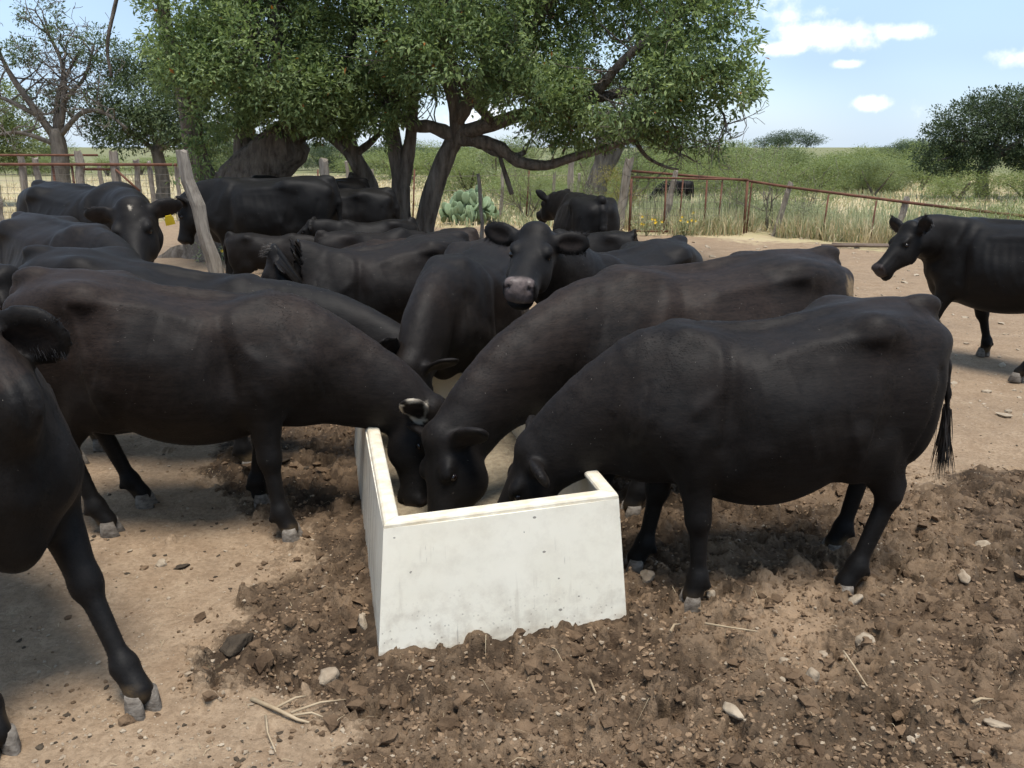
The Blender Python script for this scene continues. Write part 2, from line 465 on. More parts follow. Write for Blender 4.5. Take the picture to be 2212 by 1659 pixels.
# ------------------------------------------------------------------ white feed trough, half sunk in the mud
def trough():
    m, nt, b = new_mat('white_fibreglass'); q = NB(nt); v = q.coord('Object')
    base = q.mix(q.rng(q.noise(v, 2.5, 5, .6), .35, .7), (.80, .75, .625), (.75, .695, .56))
    sep = q.n('SeparateXYZ'); q.l(v, sep.inputs[0])
    # scratches, chips, rust-coloured runs, dried mud
    chips = q.math('MULTIPLY', q.math('LESS_THAN', q.vor(q.coord('Object', (1, 1, 1.4)), 13), .10), q.math('GREATER_THAN', q.noise(v, 5, 2), .50))
    base = q.mix(q.math('MULTIPLY', chips, .85), base, (.20, .18, .15))
    scr = q.math('MULTIPLY', q.rng(q.noise(q.coord('Object', (60, 60, 3)), 1, 3, .6), .66, .70), q.rng(q.noise(v, 6, 2), .55, .65))
    base = q.mix(q.math('MULTIPLY', scr, .6), base, (.33, .29, .24))
    grime = q.math('MULTIPLY', q.rng(q.noise(v, 14, 6, .7), .45, .75), q.rng(sep.outputs[2], .02, .30, .9, .22))
    base = q.mix(grime, base, (.40, .33, .25))
    mudl = q.rng(q.math('ADD', sep.outputs[2], q.math('MULTIPLY', q.noise(v, 9, 5, .7), .14)), .075, .125, 1, 0)
    base = q.mix(mudl, base, (.20, .145, .10))
    runs = q.math('MULTIPLY', q.rng(q.noise(q.coord('Object', (9, 30, 1.2)), 1, 4, .6), .50, .60),
                  q.math('MULTIPLY', q.rng(sep.outputs[0], .0, .12, 1, 0), q.rng(sep.outputs[1], .15, .7)))
    base = q.mix(q.math('MULTIPLY', runs, .8), base, (.24, .16, .105))
    blot = q.math('MULTIPLY', q.rng(q.noise(v, 3.4, 6, .75), .56, .66), .20)
    base = q.mix(blot, base, (.44, .39, .31))
    drip = q.math('MULTIPLY', q.rng(q.noise(q.coord('Object', (34, 34, 1.6)), 1, 3, .6), .58, .66), q.rng(q.noise(v, 3, 2), .48, .60))
    base = q.mix(q.math('MULTIPLY', drip, .20), base, (.36, .30, .22))
    spl = q.math('MULTIPLY', q.math('LESS_THAN', q.vor(v, 42), .16), q.rng(q.math('ADD', sep.outputs[2], q.math('MULTIPLY', q.noise(v, 4, 3), .3)), .20, .42, 1, 0))
    base = q.mix(q.math('MULTIPLY', spl, .7), base, (.20, .145, .10))
    q.l(base, b.inputs['Base Color'])
    q.l(q.rng(q.noise(v, 20, 4), .3, .7, .35, .6), b.inputs['Roughness'])
    b.inputs['Specular IOR Level'].default_value = .4
    q.l(q.bump(q.noise(v, 3, 3), .25, .02), b.inputs['Normal'])
    mrim = simple_mat('worn_rim', (.72, .67, .55), (.54, .45, .31), 16, .5, .002, 50)
    W, L, H = TROUGH_W, TROUGH_L, TROUGH_H
    tp = .045                       # taper of each wall towards the top
    root = empty('feed_trough', (TROUGH_O[0], TROUGH_O[1], -.03), TROUGH_YAW)
    def sh(V): return [(x, y, z + .045 * x * max(0, z) / H) for x, y, z in V]      # the far-right side stands a little prouder
    tag(root, 'long white fibreglass feed trough with scuffed end, sunk in the mud', 'trough')
    H2 = H + .03 - .022             # wall top below the rim
    th = .030
    def ring(i, z):
        k = tp * z / (H + .03) + i
        return [(k, k, z), (W - k, k, z), (W - k, L - k, z), (k, L - k, z)]
    for w in range(4):              # four wall panels
        a, c = w, (w + 1) % 4
        o0, o1, i0, i1 = ring(0, 0), ring(0, H2), ring(th, .0), ring(th, H2)
        # subdivide along the length, with a slight bow of the panel
        n = 10; V = []; F = []
        for j in range(n + 1):
            t = j / n; bow = .006 * math.sin(math.pi * t)
            for (r0, r1, zz) in ((o0, 0, 0), (o1, 0, 1), (i1, 0, 1), (i0, 0, 0)):
                p = Vector(r0[a]).lerp(Vector(r0[c]), t)
                nrmv = Vector(((0, -1, 0), (1, 0, 0), (0, 1, 0), (-1, 0, 0))[w])
                V.append(p + nrmv * bow * zz)
        for j in range(n):
            for k in range(4):
                F.append((j * 4 + k, (j + 1) * 4 + k, (j + 1) * 4 + (k + 1) % 4, j * 4 + (k + 1) % 4))
        F.append((3, 2, 1, 0)); F.append(tuple(n * 4 + k for k in range(4)))
        mesh_obj('end_panel' if w % 2 == 0 else 'side_panel', sh(V), F, m, root, False)
    k0 = tp * H2 / (H + .03)
    for w in range(4):              # mitred rim strips, rounded over
        cs = [(.0005, 0), (.001, .010), (.005, .017), (.013, .021), (.050, .021), (.059, .017), (.063, .010), (.062, 0)]
        V = []; F = []
        cor = [(k0, k0), (W - k0, k0), (W - k0, L - k0), (k0, L - k0)]
        dirs = [((1, 0), (0, 1)), ((0, 1), (-1, 0)), ((-1, 0), (0, -1)), ((0, -1), (1, 0))]
        (dx, dy), (nx_, ny_) = dirs[w]
        A = cor[w]; B = cor[(w + 1) % 4]
        for e, (P_, sg) in enumerate(((A, 1), (B, -1))):
            for (ii, zz) in cs:
                x = P_[0] + nx_ * ii + dx * sg * (ii + .0012); y = P_[1] + ny_ * ii + dy * sg * (ii + .0012)
                V.append((x, y, H2 + .001 + zz))
        n = len(cs)
        for k in range(n): F.append((k, n + k, n + (k + 1) % n, (k + 1) % n))
        F.append(tuple(reversed(range(n)))); F.append(tuple(range(n, 2 * n)))
        mesh_obj('rim', sh(V), F, mrim, root, False)
    # inner bottom with a scatter of feed
    mf = simple_mat('feed_dust', (.30, .245, .16), (.17, .13, .085), 25, .9, .01, 60)
    X = np.linspace(th + .012, W - th - .012, 26); Y = np.linspace(th + .012, L - th - .012, 60)
    GX, GY = np.meshgrid(X, Y, indexing='ij'); Z = .20 + .02 * fbm(GX * 5, GY * 5, 3) + .012 * fbm(GX * 20, GY * 20, 2)
    idx = np.arange(GX.size).reshape(GX.shape)
    F = np.stack([idx[:-1, :-1], idx[1:, :-1], idx[1:, 1:], idx[:-1, 1:]], -1).reshape(-1, 4)
    mesh_obj('feed', np.stack([GX, GY, Z], -1).reshape(-1, 3), F, mf, root)
trough()
# ------------------------------------------------------------------ cattle: one continuous skin grown from a smooth distance field
def smooth_table(rows, n=160):
    """rows: list of tuples (s, a, b, ...) -> dense Catmull-Rom samples"""
    a = np.array(rows, float); s = a[:, 0]
    S = np.linspace(s[0], s[-1], n); out = [S]
    for c in range(1, a.shape[1]):
        y = a[:, c]; m = np.gradient(y, s)
        i = np.clip(np.searchsorted(s, S, 'right') - 1, 0, len(s) - 2)
        h = s[i + 1] - s[i]; t = (S - s[i]) / h
        out.append((2*t**3-3*t**2+1)*y[i] + (t**3-2*t**2+t)*h*m[i] + (-2*t**3+3*t**2)*y[i+1] + (t**3-t**2)*h*m[i+1])
    return out
#            x     top   bot    w    centre  n
TRUNK = [(-.86, 1.06, .98, .03, 1.02, 2.0), (-.83, 1.17, .88, .11, 1.02, 2.1), (-.77, 1.245, .79, .18, 1.01, 2.2),
         (-.66, 1.285, .70, .235, 1.00, 2.3), (-.52, 1.30, .635, .27, .97, 2.25), (-.36, 1.292, .57, .315, .93, 2.2),
         (-.18, 1.270, .515, .352, .88, 2.2), (0.0, 1.25, .49, .368, .86, 2.15), (.18, 1.252, .492, .345, .86, 2.1),
         (.34, 1.272, .515, .295, .87, 1.95), (.48, 1.255, .55, .235, .87, 1.9), (.60, 1.18, .60, .18, .87, 2.0),
         (.70, 1.06, .69, .115, .87, 2.0), (.75, .95, .79, .04, .87, 2.0)]
TR = smooth_table(TRUNK)
#          t      w     top    bot    n
HEAD = [(-.055, .030, .020, -.055, 2.0), (-.03, .062, .045, -.085, 2.0), (.02, .098, .062, -.130, 2.2), (.08, .115, .060, -.172, 2.3),
        (.15, .117, .053, -.198, 2.35), (.21, .104, .043, -.203, 2.3), (.27, .089, .032, -.185, 2.25), (.33, .080, .022, -.162, 2.3),
        (.38, .079, .014, -.147, 2.4), (.42, .083, .009, -.142, 2.5), (.452, .080, .000, -.136, 2.5), (.474, .064, -.018, -.118, 2.3), (.487, .032, -.045, -.090, 2.0)]
HD = smooth_table(HEAD)

class Field:
    def __init__(s, lo, hi, h):
        s.h = h; s.lo = np.array(lo, float)
        s.n = np.ceil((np.array(hi) - s.lo) / h).astype(int) + 1
        s.ax = [(s.lo[i] + h * np.arange(s.n[i])).astype(np.float32) for i in range(3)]
        s.D = np.full(s.n, 0.5, np.float32)
    def sub(s, lo, hi, m):
        sl = []
        for i in range(3):
            a = int(np.clip(math.floor((lo[i] - m - s.lo[i]) / s.h), 0, s.n[i] - 1))
            b = int(np.clip(math.ceil((hi[i] + m - s.lo[i]) / s.h) + 1, a + 1, s.n[i]))
            sl.append(slice(a, b))
        sl = tuple(sl)
        return sl, s.ax[0][sl[0]][:, None, None], s.ax[1][sl[1]][None, :, None], s.ax[2][sl[2]][None, None, :]
    def blend(s, sl, d, k, cut=False):
        A = s.D[sl]
        if cut:                                   # smooth subtraction
            h = np.clip(.5 - .5 * (A + d) / k, 0, 1)
            s.D[sl] = A + (-d - A) * h + k * h * (1 - h)
        else:
            h = np.clip(.5 + .5 * (A - d) / k, 0, 1)
            s.D[sl] = A + (d - A) * h - k * h * (1 - h)
    def ell(s, c, r, k=.04, R=None, cut=False):
        c = np.array(c, float); r = np.array(r, float); m = float(r.max()) if R is not None else 0
        ext = r if R is None else np.array([m] * 3)
        sl, X, Y, Z = s.sub(c - ext, c + ext, k + 2 * s.h)
        x, y, z = X - c[0], Y - c[1], Z - c[2]
        if R is not None:
            x, y, z = (x * R[0][i] + y * R[1][i] + z * R[2][i] for i in range(3))   # columns of R are the local axes
        q = np.sqrt((x / r[0]) ** 2 + (y / r[1]) ** 2 + (z / r[2]) ** 2)
        g = np.sqrt((x / r[0]**2) ** 2 + (y / r[1]**2) ** 2 + (z / r[2]**2) ** 2) + 1e-6
        s.blend(sl, np.clip(q * (q - 1) / g, -.3, .5), k, cut)
    def cap(s, a, b, ra, rb, k=.03, up=(0, 0, 1), ea=1.0, eb=1.0):
        """tapered capsule; ea/eb: width across as a share of the radius along `up`"""
        a = np.array(a, float); b = np.array(b, float); w = b - a; L = float(np.linalg.norm(w)); w /= L
        u = np.array(up, float); u = u - w * u.dot(w)
        if np.linalg.norm(u) < 1e-3: u = np.cross(w, (0, 1, 0))
        u /= np.linalg.norm(u); v = np.cross(w, u)
        m = max(ra, rb)
        sl, X, Y, Z = s.sub(np.minimum(a, b) - m, np.maximum(a, b) + m, k + 2 * s.h)
        x, y, z = X - a[0], Y - a[1], Z - a[2]
        t = x * w[0] + y * w[1] + z * w[2]
        tc = np.clip(t, 0, L); f = tc / L
        pu = x * u[0] + y * u[1] + z * u[2]; pv = x * v[0] + y * v[1] + z * v[2]
        r = ra + (rb - ra) * f; e = ea + (eb - ea) * f
        if ea == 1 and eb == 1:
            d = np.sqrt(pu * pu + pv * pv + (t - tc) ** 2) - r
        else:
            mn = np.minimum(r, r * e)
            q = np.sqrt((pu / r) ** 2 + (pv / (r * e)) ** 2 + ((t - tc) / mn) ** 2)
            g = np.sqrt((pu / r**2) ** 2 + (pv / (r * e)**2) ** 2 + ((t - tc) / mn**2) ** 2) + 1e-6
            d = np.clip(q * (q - 1) / g, -.3, .5)
        s.blend(sl, d, k)
    def loft(s, o, ax, up, side, tab, k, bend=0.0, lo=None, hi=None):
        S, top, bot, w = tab['s'], tab['top'], tab['bot'], tab['w']
        sl, X, Y, Z = s.sub(lo, hi, k + 2 * s.h)
        x, y, z = X - o[0], Y - o[1], Z - o[2]
        a = x * ax[0] + y * ax[1] + z * ax[2]; u = x * up[0] + y * up[1] + z * up[2]; v = x * side[0] + y * side[1] + z * side[2]
        if bend: v = v - bend * a * a
        ac = np.clip(a, S[0], S[-1])
        T = np.interp(ac, S, top); B = np.interp(ac, S, bot); W = np.interp(ac, S, w); C = np.interp(ac, S, tab['c']); n = np.interp(ac, S, tab['n'])
        du = u - C; H = np.where(du > 0, T - C, C - B)
        p = (np.abs(v) / W) ** n + (np.abs(du) / H) ** n
        q = np.maximum(p, 1e-9) ** (1 / n)
        gu = np.sqrt((v / W**2) ** 2 + (du / H**2) ** 2) + 1e-6
        e2 = np.sqrt((v / W) ** 2 + (du / H) ** 2)
        d = np.clip((q - 1) * np.maximum(e2, .3) / np.maximum(gu, .3 / np.maximum(W, H)), -.4, .5)
        ex = a - ac
        d = np.where(ex != 0, np.sqrt(np.maximum(d, 0) ** 2 + ex ** 2), d).astype(np.float32)
        s.blend(sl, d, k)
    def surface(s):
        """naive surface nets -> verts, quads"""
        D = s.D; neg = D < 0
        n0, n1, n2 = D.shape
        c = np.zeros((n0 - 1, n1 - 1, n2 - 1), np.uint8)
        for i in (0, 1):
            for j in (0, 1):
                for k in (0, 1): c += neg[i:n0-1+i, j:n1-1+j, k:n2-1+k]
        act = (c > 0) & (c < 8)
        I = np.argwhere(act)
        idx = np.full(act.shape, -1, np.int32); idx[act] = np.arange(len(I))
        P = np.zeros((len(I), 3)); cnt = np.zeros(len(I))
        corner = [(i, j, k) for i in (0, 1) for j in (0, 1) for k in (0, 1)]
        val = {c_: D[I[:, 0] + c_[0], I[:, 1] + c_[1], I[:, 2] + c_[2]].astype(np.float64) for c_ in corner}
        for a in corner:
            for ax in range(3):
                if a[ax]: continue
                b = list(a); b[ax] = 1; b = tuple(b)
                va, vb = val[a], val[b]
                m = (va < 0) != (vb < 0)
                t = np.where(m, va / np.where(m, va - vb, 1), 0)
                q = np.tile(np.array(a, float), (len(I), 1)); q[:, ax] += t
                P[m] += q[m]; cnt[m] += 1
        P = (P / cnt[:, None] + I) * s.h + s.lo
        faces = []
        for ax in range(3):
            o1, o2 = (ax + 1) % 3, (ax + 2) % 3
            sa = [slice(1, -1)] * 3; sb = [slice(1, -1)] * 3
            sa[ax] = slice(0, -1); sb[ax] = slice(1, None)
            A = neg[tuple(sa)]; B = neg[tuple(sb)]
            E = np.argwhere(A != B); inside = A[tuple(E.T)]
            base = E.copy(); base[:, o1] += 1; base[:, o2] += 1
            def ci(d1, d2):
                q = base.copy(); q[:, o1] += d1; q[:, o2] += d2
                return idx[q[:, 0], q[:, 1], q[:, 2]]
            qd = np.stack([ci(-1, -1), ci(0, -1), ci(0, 0), ci(-1, 0)], 1)
            qd[~inside] = qd[~inside][:, ::-1]
            faces.append(qd)
        F = np.concatenate(faces); F = F[(F >= 0).all(1)]
        # two light relaxation passes
        for lam in (.5, .35):
            acc = np.zeros_like(P); k = np.zeros(len(P))
            for a, b in ((0, 1), (1, 2), (2, 3), (3, 0)):
                np.add.at(acc, F[:, a], P[F[:, b]]); np.add.at(k, F[:, a], 1)
                np.add.at(acc, F[:, b], P[F[:, a]]); np.add.at(k, F[:, b], 1)
            P = P + lam * (acc / np.maximum(k, 1)[:, None] - P)
        return P, F

def nrm(v):
    v = np.array(v, float); return v / np.linalg.norm(v)
def bez(a, b, c, n):
    t = np.linspace(0, 1, n)[:, None]
    return (1-t)**2*np.array(a) + 2*t*(1-t)*np.array(b) + t*t*np.array(c)

def claw_mesh(mb, c, fwd, side, w, L, H, sg):
    """one claw of a cloven hoof: coronet ring above, longer sole below, pointed toe"""
    fwd = nrm(fwd); side = nrm(side); up = np.array((0, 0, 1.0))
    ring = []
    for (z, l0, l1, ww) in ((H, -.42, .30, .88), (H * .55, -.46, .46, 1.0), (H * .12, -.48, .62, 1.04), (0.0, -.46, .60, .98)):
        for k in range(10):
            a = 2 * math.pi * k / 10
            ca, sa = math.cos(a), math.sin(a)
            l = (l1 if ca > 0 else -l0) * ca * L
            x = ww * w * .5 * sa * (1 - .35 * max(ca, 0) ** 2) - sg * .10 * w * max(ca, 0)
            ring.append(c + fwd * l + side * x + up * z)
    f = []
    for i in range(3):
        for k in range(10):
            a, b = i * 10 + k, i * 10 + (k + 1) % 10
            f.append((b, a, a + 10, b + 10))
    f.append(tuple(range(10))); f.append(tuple(reversed(range(30, 40))))
    mb.add(ring, f)

def make_cow(label, pos, yaw, scale=1.0, poll=(1.02, 0, 1.40), hdir=(.9, 0, -.45), hup=None, roll=0.0, res=.02, legs=None, tail=None,
             fat=1.0, deep=0.0, calf=False, ears=(0.0, 0.0), earlift=(0., 0.), group=None, name='cow', cat='cow', brown=.3, mat=None, bend=0.0,
             eyes=True, hooves=True, switch=True, udder=True, hump=0.0, head_scale=1.0, world_pose=False, neck_bow=.10, neck_w=1.0, nose='dark', lean=0.0,
             blaze=None, hookf=1.0, ring_ear=False, seed=0, lx=.95, legs_w=None, hair=0, muck=(), front=0.0, ear_w=1.0):
    """+X is forward, +Y the animal's left, Z up; numbers are metres of a full-grown cow, scaled afterwards"""
    rg = np.random.default_rng(seed + 100)
    cy, sy = math.cos(yaw), math.sin(yaw)
    def loc(p):            # world -> cow space
        x, y, z = p[0] - pos[0], p[1] - pos[1], p[2] - (pos[2] if len(pos) > 2 else 0)
        return np.array(((x * cy + y * sy) / (scale * lx), (-x * sy + y * cy) / scale, z / scale))
    if world_pose:
        poll = loc(poll); hdir = np.array(((hdir[0] * cy + hdir[1] * sy) / lx, -hdir[0] * sy + hdir[1] * cy, hdir[2]))
        if hup is not None: hup = np.array((hup[0] * cy + hup[1] * sy, -hup[0] * sy + hup[1] * cy, hup[2]))
    poll = np.array(poll, float); hd = nrm(hdir)
    ref = np.array((.7, 0, .75)) if hup is None else np.array(hup, float)
    hu = nrm(ref - hd * ref.dot(hd)); hs = np.cross(hu, hd)          # hs: the animal's left
    if roll:
        c_, s_ = math.cos(roll), math.sin(roll); hu, hs = hu * c_ + hs * s_, hs * c_ - hu * s_
    HS = head_scale
    h = res / scale
    muz = poll + hd * .5 * HS
    lo = np.array((-1.06, -.56, -.02)); hi = np.array((.86, .56, 1.50))
    for p in (poll, muz):
        lo = np.minimum(lo, p - .36 * HS); hi = np.maximum(hi, p + .36 * HS)
    LG = {'fl': (0, 0), 'fr': (0, 0), 'hl': (0, 0), 'hr': (0, 0)}
    LG.update(legs or {})
    for k_, v_ in (legs_w or {}).items():        # hoof positions given in world metres
        q_ = loc((v_[0], v_[1], 0)); s_ = 1 if k_[1] == 'l' else -1
        LG[k_] = (q_[0] - (.427 if k_[0] == 'f' else -.608), q_[1] - s_ * .15 * fat) + tuple(v_[2:])
    for k_, v_ in LG.items():
        bx = .40 if k_[0] == 'f' else -.60
        lo[0] = min(lo[0], bx + v_[0] - .25); hi[0] = max(hi[0], bx + v_[0] + .25)
        lo[1] = min(lo[1], -.3 + min(v_[1], 0)); hi[1] = max(hi[1], .3 + max(v_[1], 0))
    lo[2] = -.02
    F = Field(lo, hi, h)
    S, top, bot, w, cc, nn = TR
    if calf:               # leaner, leggier
        top = top - .02; bot = bot + .10; w = w * .74; cc = cc + .04
    bot = bot - deep * np.exp(-((S + .02) / .38) ** 2)
    w = w * fat
    top = top + hump * np.exp(-((S - .40) / .16) ** 2) - front * sstep(-.60, .42, S)
    F.loft((0, 0, 0), (1, 0, 0), (0, 0, 1), (0, 1, 0), dict(s=S, top=top, bot=bot, w=w, c=cc, n=nn), .02, bend, lo=(-.87, -.5, .35), hi=(.76, .5, 1.45))
    Wf = fat * (.78 if calf else 1)
    def by(x): return bend * x * x
    for sd in (1, -1):
        # hook bone, pin bone, hollow of the flank, shoulder blade, rib spring, thigh
        F.ell((-.43, sd * .215 * Wf + by(.43), 1.208), (.10, .05, .045), .12)
        F.ell((-.80, sd * .105 * Wf + by(.8), 1.125), (.05, .045, .055), .07)
        if not calf:
            F.ell((-.19, sd * .395 * Wf, 1.10), (.20, .055, .07), .14, cut=True)
        F.cap((.36, sd * .085 * Wf, 1.20 - front), (.53, sd * .195 * Wf, .84), .12, .115, .09, up=(1, 0, .3), ea=.50, eb=.62)
        F.ell((.60, sd * .125 * Wf, .85), (.12, .08, .13), .09)
        if not calf:
            F.cap((-.40, sd * .22 * Wf, 1.215), (-.78, sd * .11 * Wf, 1.15), .038, .040, .07)
            F.ell((-.735, sd * .235 * Wf, .86), (.045, .05, .20), .07, cut=True)
            F.cap((-.30, sd * .29 * Wf, .80), (-.37, sd * .20 * Wf, .62), .035, .05, .07)
            F.ell((.28, sd * .325 * Wf, .86), (.035, .04, .20), .10, cut=True)
        F.ell((.40, sd * .185 * Wf, .78), (.145, .085, .16), .08)
        F.ell((-.60, sd * .145 * Wf + by(.6), .90), (.215, .125, .30), .10)
        F.ell((-.40, sd * .20 * Wf + by(.4), .70), (.12, .065, .13), .08)
    if not calf: F.cap((-.70, by(.7), 1.282), (.30, 0, 1.252 - front * .9), .022, .026, .05)
    F.ell((-.77, by(.77), 1.268), (.085, .05, .05), .05)                       # tail head
    F.ell((.56, 0, .66 + (.1 if calf else 0)), (.13, .085 * Wf, .13), .10)        # brisket
    if udder and not calf: F.ell((-.42, 0, .585), (.17, .13, .10), .07)
    # neck
    base = np.array((.47, 0, 1.00 - front)); nd = poll - base
    att = poll + hd * .055 * HS - hu * .055 * HS
    ctl = base + nd * .5 + np.array((.10, 0, neck_bow))
    NS = 11
    pts = bez(base, ctl, att, NS)
    rr = np.interp(np.linspace(0, 1, NS), (0, .3, .65, 1), (.275, .218, .160, .135 * HS))
    ee = np.interp(np.linspace(0, 1, NS), (0, .4, 1), (.62, .60, .72)) * neck_w
    if calf: rr = rr * .82
    for i in range(NS - 1):
        e_ = pts[i+1] - pts[i]
        u_ = nrm((-e_[2], 0, e_[0])) + hu * .8 * (i / (NS - 2)) ** 2
        F.cap(pts[i], pts[i+1], rr[i], rr[i+1], .05, up=u_, ea=ee[i], eb=ee[i+1])
    # dewlap fold under the neck
    if not calf:
        dn = nrm(pts[6] - pts[0]); dl = np.array((dn[2], 0, -dn[0])) if dn[0] > 0 else np.array((0, 0, -1.))
        for i in (2, 4, 6):
            F.ell(pts[i] + dl * rr[i] * .86 * (1 if dl[2] < .2 else .6), (.14, .03, .06), .12)
    # head
    tb = [c * HS for c in HD[:4]]
    F.loft(poll, hd, hu, hs, dict(s=tb[0], w=tb[1], top=tb[2], bot=tb[3], c=(tb[2] * .45 + tb[3] * .55), n=HD[4]), .035,
           lo=np.minimum(poll, muz) - .24 * HS, hi=np.maximum(poll, muz) + .24 * HS)
    Rh = np.stack([hd, hs, hu], 1)
    def hp(t, y, z): return poll + (hd * t + hs * y + hu * z) * HS
    F.ell(hp(-.01, 0, .055), np.array((.055, .075, .045)) * HS, .05, Rh)           # poll
    for sd in (1, -1):
        F.ell(hp(.150, sd * .092, .022), np.array((.050, .030, .026)) * HS, .03, Rh)     # brow
        F.ell(hp(.175, sd * .126, -.008), np.array((.030, .014, .013)) * HS, .014, Rh, cut=True)
        F.ell(hp(.195, sd * .080, -.12), np.array((.085, .035, .075)) * HS, .04, Rh)     # cheek
        F.ell(hp(.448, sd * .052, -.028), np.array((.034, .032, .032)) * HS, .02, Rh)     # nostril rim
        F.ell(hp(.478, sd * .053, -.034), np.array((.026, .012, .018)) * HS, .010, Rh, cut=True)
    F.ell(hp(.425, 0, -.146), np.array((.05, .055, .026)) * HS, .03, Rh)              # lower lip
    F.ell(hp(.468, 0, -.122), np.array((.045, .085, .006)) * HS, .012, Rh, cut=True)   # mouth line
    # ears
    ear_c = []
    for q, sd in enumerate((1, -1)):
        b0 = hp(.015, sd * .088, .005)
        ed = nrm(hs * sd * math.cos(ears[q]) - hd * (.25 + math.sin(ears[q])) * 1.0 + hu * earlift[q])
        en = nrm(hd * .75 + hu * .25 - ed * (hd * .75 + hu * .25).dot(ed))             # opening direction
        ew = np.cross(ed, en)
        Re = np.stack([ed, en, ew], 1)
        th = max(.022, h * 1.25) / 1.0
        ctr = b0 + ed * .115 * HS
        F.cap(b0 - ed * .02, b0 + ed * .05 * HS, .032 * HS, .034 * HS, .03)
        F.ell(ctr, (.112 * HS, th * HS, .064 * HS * ear_w), .02, Re)
        if res < .016:
            F.ell(ctr + en * .024 * HS + ed * .005, (.075 * HS, .017 * HS, .034 * HS * ear_w), .012, Re, cut=True)
        ear_c.append((ctr, ed, en, ew))
    # legs
    hoofs = []
    zl = .05 if calf else 0.0
    for key, (dx, dy, *ex) in LG.items():
        sd = 1 if key[1] == 'l' else -1
        lift = ex[0] if ex else 0.0
        kb = ex[1] if len(ex) > 1 else 0.0
        yb = .155 * Wf
        if key[0] == 'f':
            z0 = .78
            J = [(.40, yb * 1.08, .74), (.375, yb, .415), (.385, yb * .97, .15), (.415, yb * .97, .075)]
            R_ = [.108, .056, .043, .046]
        else:
            z0 = .88
            J = [(-.47, yb * 1.20, .74), (-.70, yb * .98, .475), (-.655, yb * .95, .155), (-.62, yb * .95, .075)]
            R_ = [.120, .058, .043, .046]
        js = []
        for i, (x, y, z) in enumerate(J):
            f = np.clip(1 - z / z0, 0, 1) / (1 - J[-1][2] / z0)
            bendx = kb * math.sin(math.pi * np.clip(f, 0, 1))
            js.append(np.array((x + dx * f + bendx + by(x) * 0, sd * y + dy * f + by(x), z + lift * f ** 1.5 + (zl * f if False else 0))))
        if calf: R_ = [r * .88 for r in R_]
        F.cap(js[0], js[1], R_[0], R_[1], .05, up=(1, 0, 0), ea=.72, eb=.86)
        if key[0] == 'f':
            F.ell(js[1] + (.006, 0, 0), (.055, .052, .068), .035)
            F.cap(js[1], js[2], .046, .037, .025, up=(1, 0, 0), ea=.85, eb=.85)
        else:
            F.cap(js[1] + (-.045, 0, .05), js[1] + (0, 0, .01), .027, .050, .035)
            F.cap((js[0] + js[1]) / 2 + (-.06, 0, .06), js[1] + (-.045, 0, .045), .045, .022, .035)       # tendon to the point of the hock
            F.cap(js[1], js[2], .051, .038, .03, up=(1, 0, 0), ea=.75, eb=.85)
        F.ell(js[2], (.047, .047, .046), .03)
        F.cap(js[2], js[3], .042, .049, .025, ea=1, eb=1)
        for q in (1, -1): F.ell(js[2] + (-.045, q * .024, -.03), (.016, .014, .02), .012)      # dew claws
        hoofs.append((js[3], js[3] - js[2], sd))
    # tail
    tl = tail or [(-.83, 0, 1.20), (-.885, 0, 1.02), (-.885, 0, .80), (-.88, .0, .60)]
    tl = [np.array(p, float) + (0, by(.85), 0) for p in tl]
    tp = [np.array((-.75, by(.75), 1.27))] + tl
    tr_ = np.linspace(.040, max(.016, h * .9), len(tp))
    for i in range(len(tp) - 1): F.cap(tp[i], tp[i+1], tr_[i], tr_[i+1], .025)
    P, Q = F.surface()
    # ---- shallow anatomy and coat unevenness pushed along z-free normal
    T = smooth_table  # (kept for clarity)
    nm = np.zeros_like(P); a, b, c = P[Q[:, 0]], P[Q[:, 1]], P[Q[:, 2]]
    fn = np.cross(b - a, c - a)
    for k_ in range(4): np.add.at(nm, Q[:, k_], fn)
    nm /= np.linalg.norm(nm, axis=1)[:, None] + 1e-9
    x, y, z = P.T
    trunk = sstep(-.34, -.18, x) * (1 - sstep(.16, .30, x)) * sstep(.58, .70, z) * (1 - sstep(1.02, 1.16, z)) * sstep(.12, .2, abs(y))
    ribs = np.sin((x - .42 * (z - .9)) * 2 * math.pi / .085 + seed)
    P = P + nm * (trunk * ribs * .0006 * np.clip(vnoise(x * 2.5 + seed, z * 3) + .1, 0, 1) * 2 + (.006 * vnoise(x * 7 + seed, y * 7, z * 7) + .013 * vnoise(x * 3.4 + seed * 3, y * 3.4, z * 3.4 + 5) + .0025 * vnoise(x * 16 + seed, y * 16, z * 16))
                  * sstep(.5, .7, z))[:, None]
    if not calf:
        def line(pts, wd, amp):
            """raise (or sink) a line drawn on the flanks, points given as (x, z)"""
            d = np.full(len(P), 9.0); q_ = np.array(pts, float)
            for i in range(len(q_) - 1):
                e = q_[i+1] - q_[i]; t = np.clip(((x - q_[i, 0]) * e[0] + (z - q_[i, 1]) * e[1]) / (e @ e), 0, 1)
                d = np.minimum(d, np.hypot(x - q_[i, 0] - t * e[0], z - q_[i, 1] - t * e[1]))
            return amp * np.exp(-(d / wd) ** 2) * sstep(.05, .12, np.abs(y))
        j = rg.normal(0, .012, 12)
        fo = front
        dd = line([(-.44 + j[0], 1.16), (-.40, 1.0), (-.345 + j[1], .80), (-.33, .66)], .022, .011)            # fold of the flank
        dd = dd + line([(-.43, 1.20), (-.30, 1.185), (-.10, 1.165), (.08, 1.15 - fo * .5)], .024, .009)        # edge of the loin
        dd = dd + line([(-.73 + j[2], 1.04), (-.70, .86), (-.63, .66)], .022, -.010)                           # groove behind the thigh
        dd = dd + line([(-.50, 1.10), (-.47 + j[3], .92), (-.44, .78)], .03, -.007)
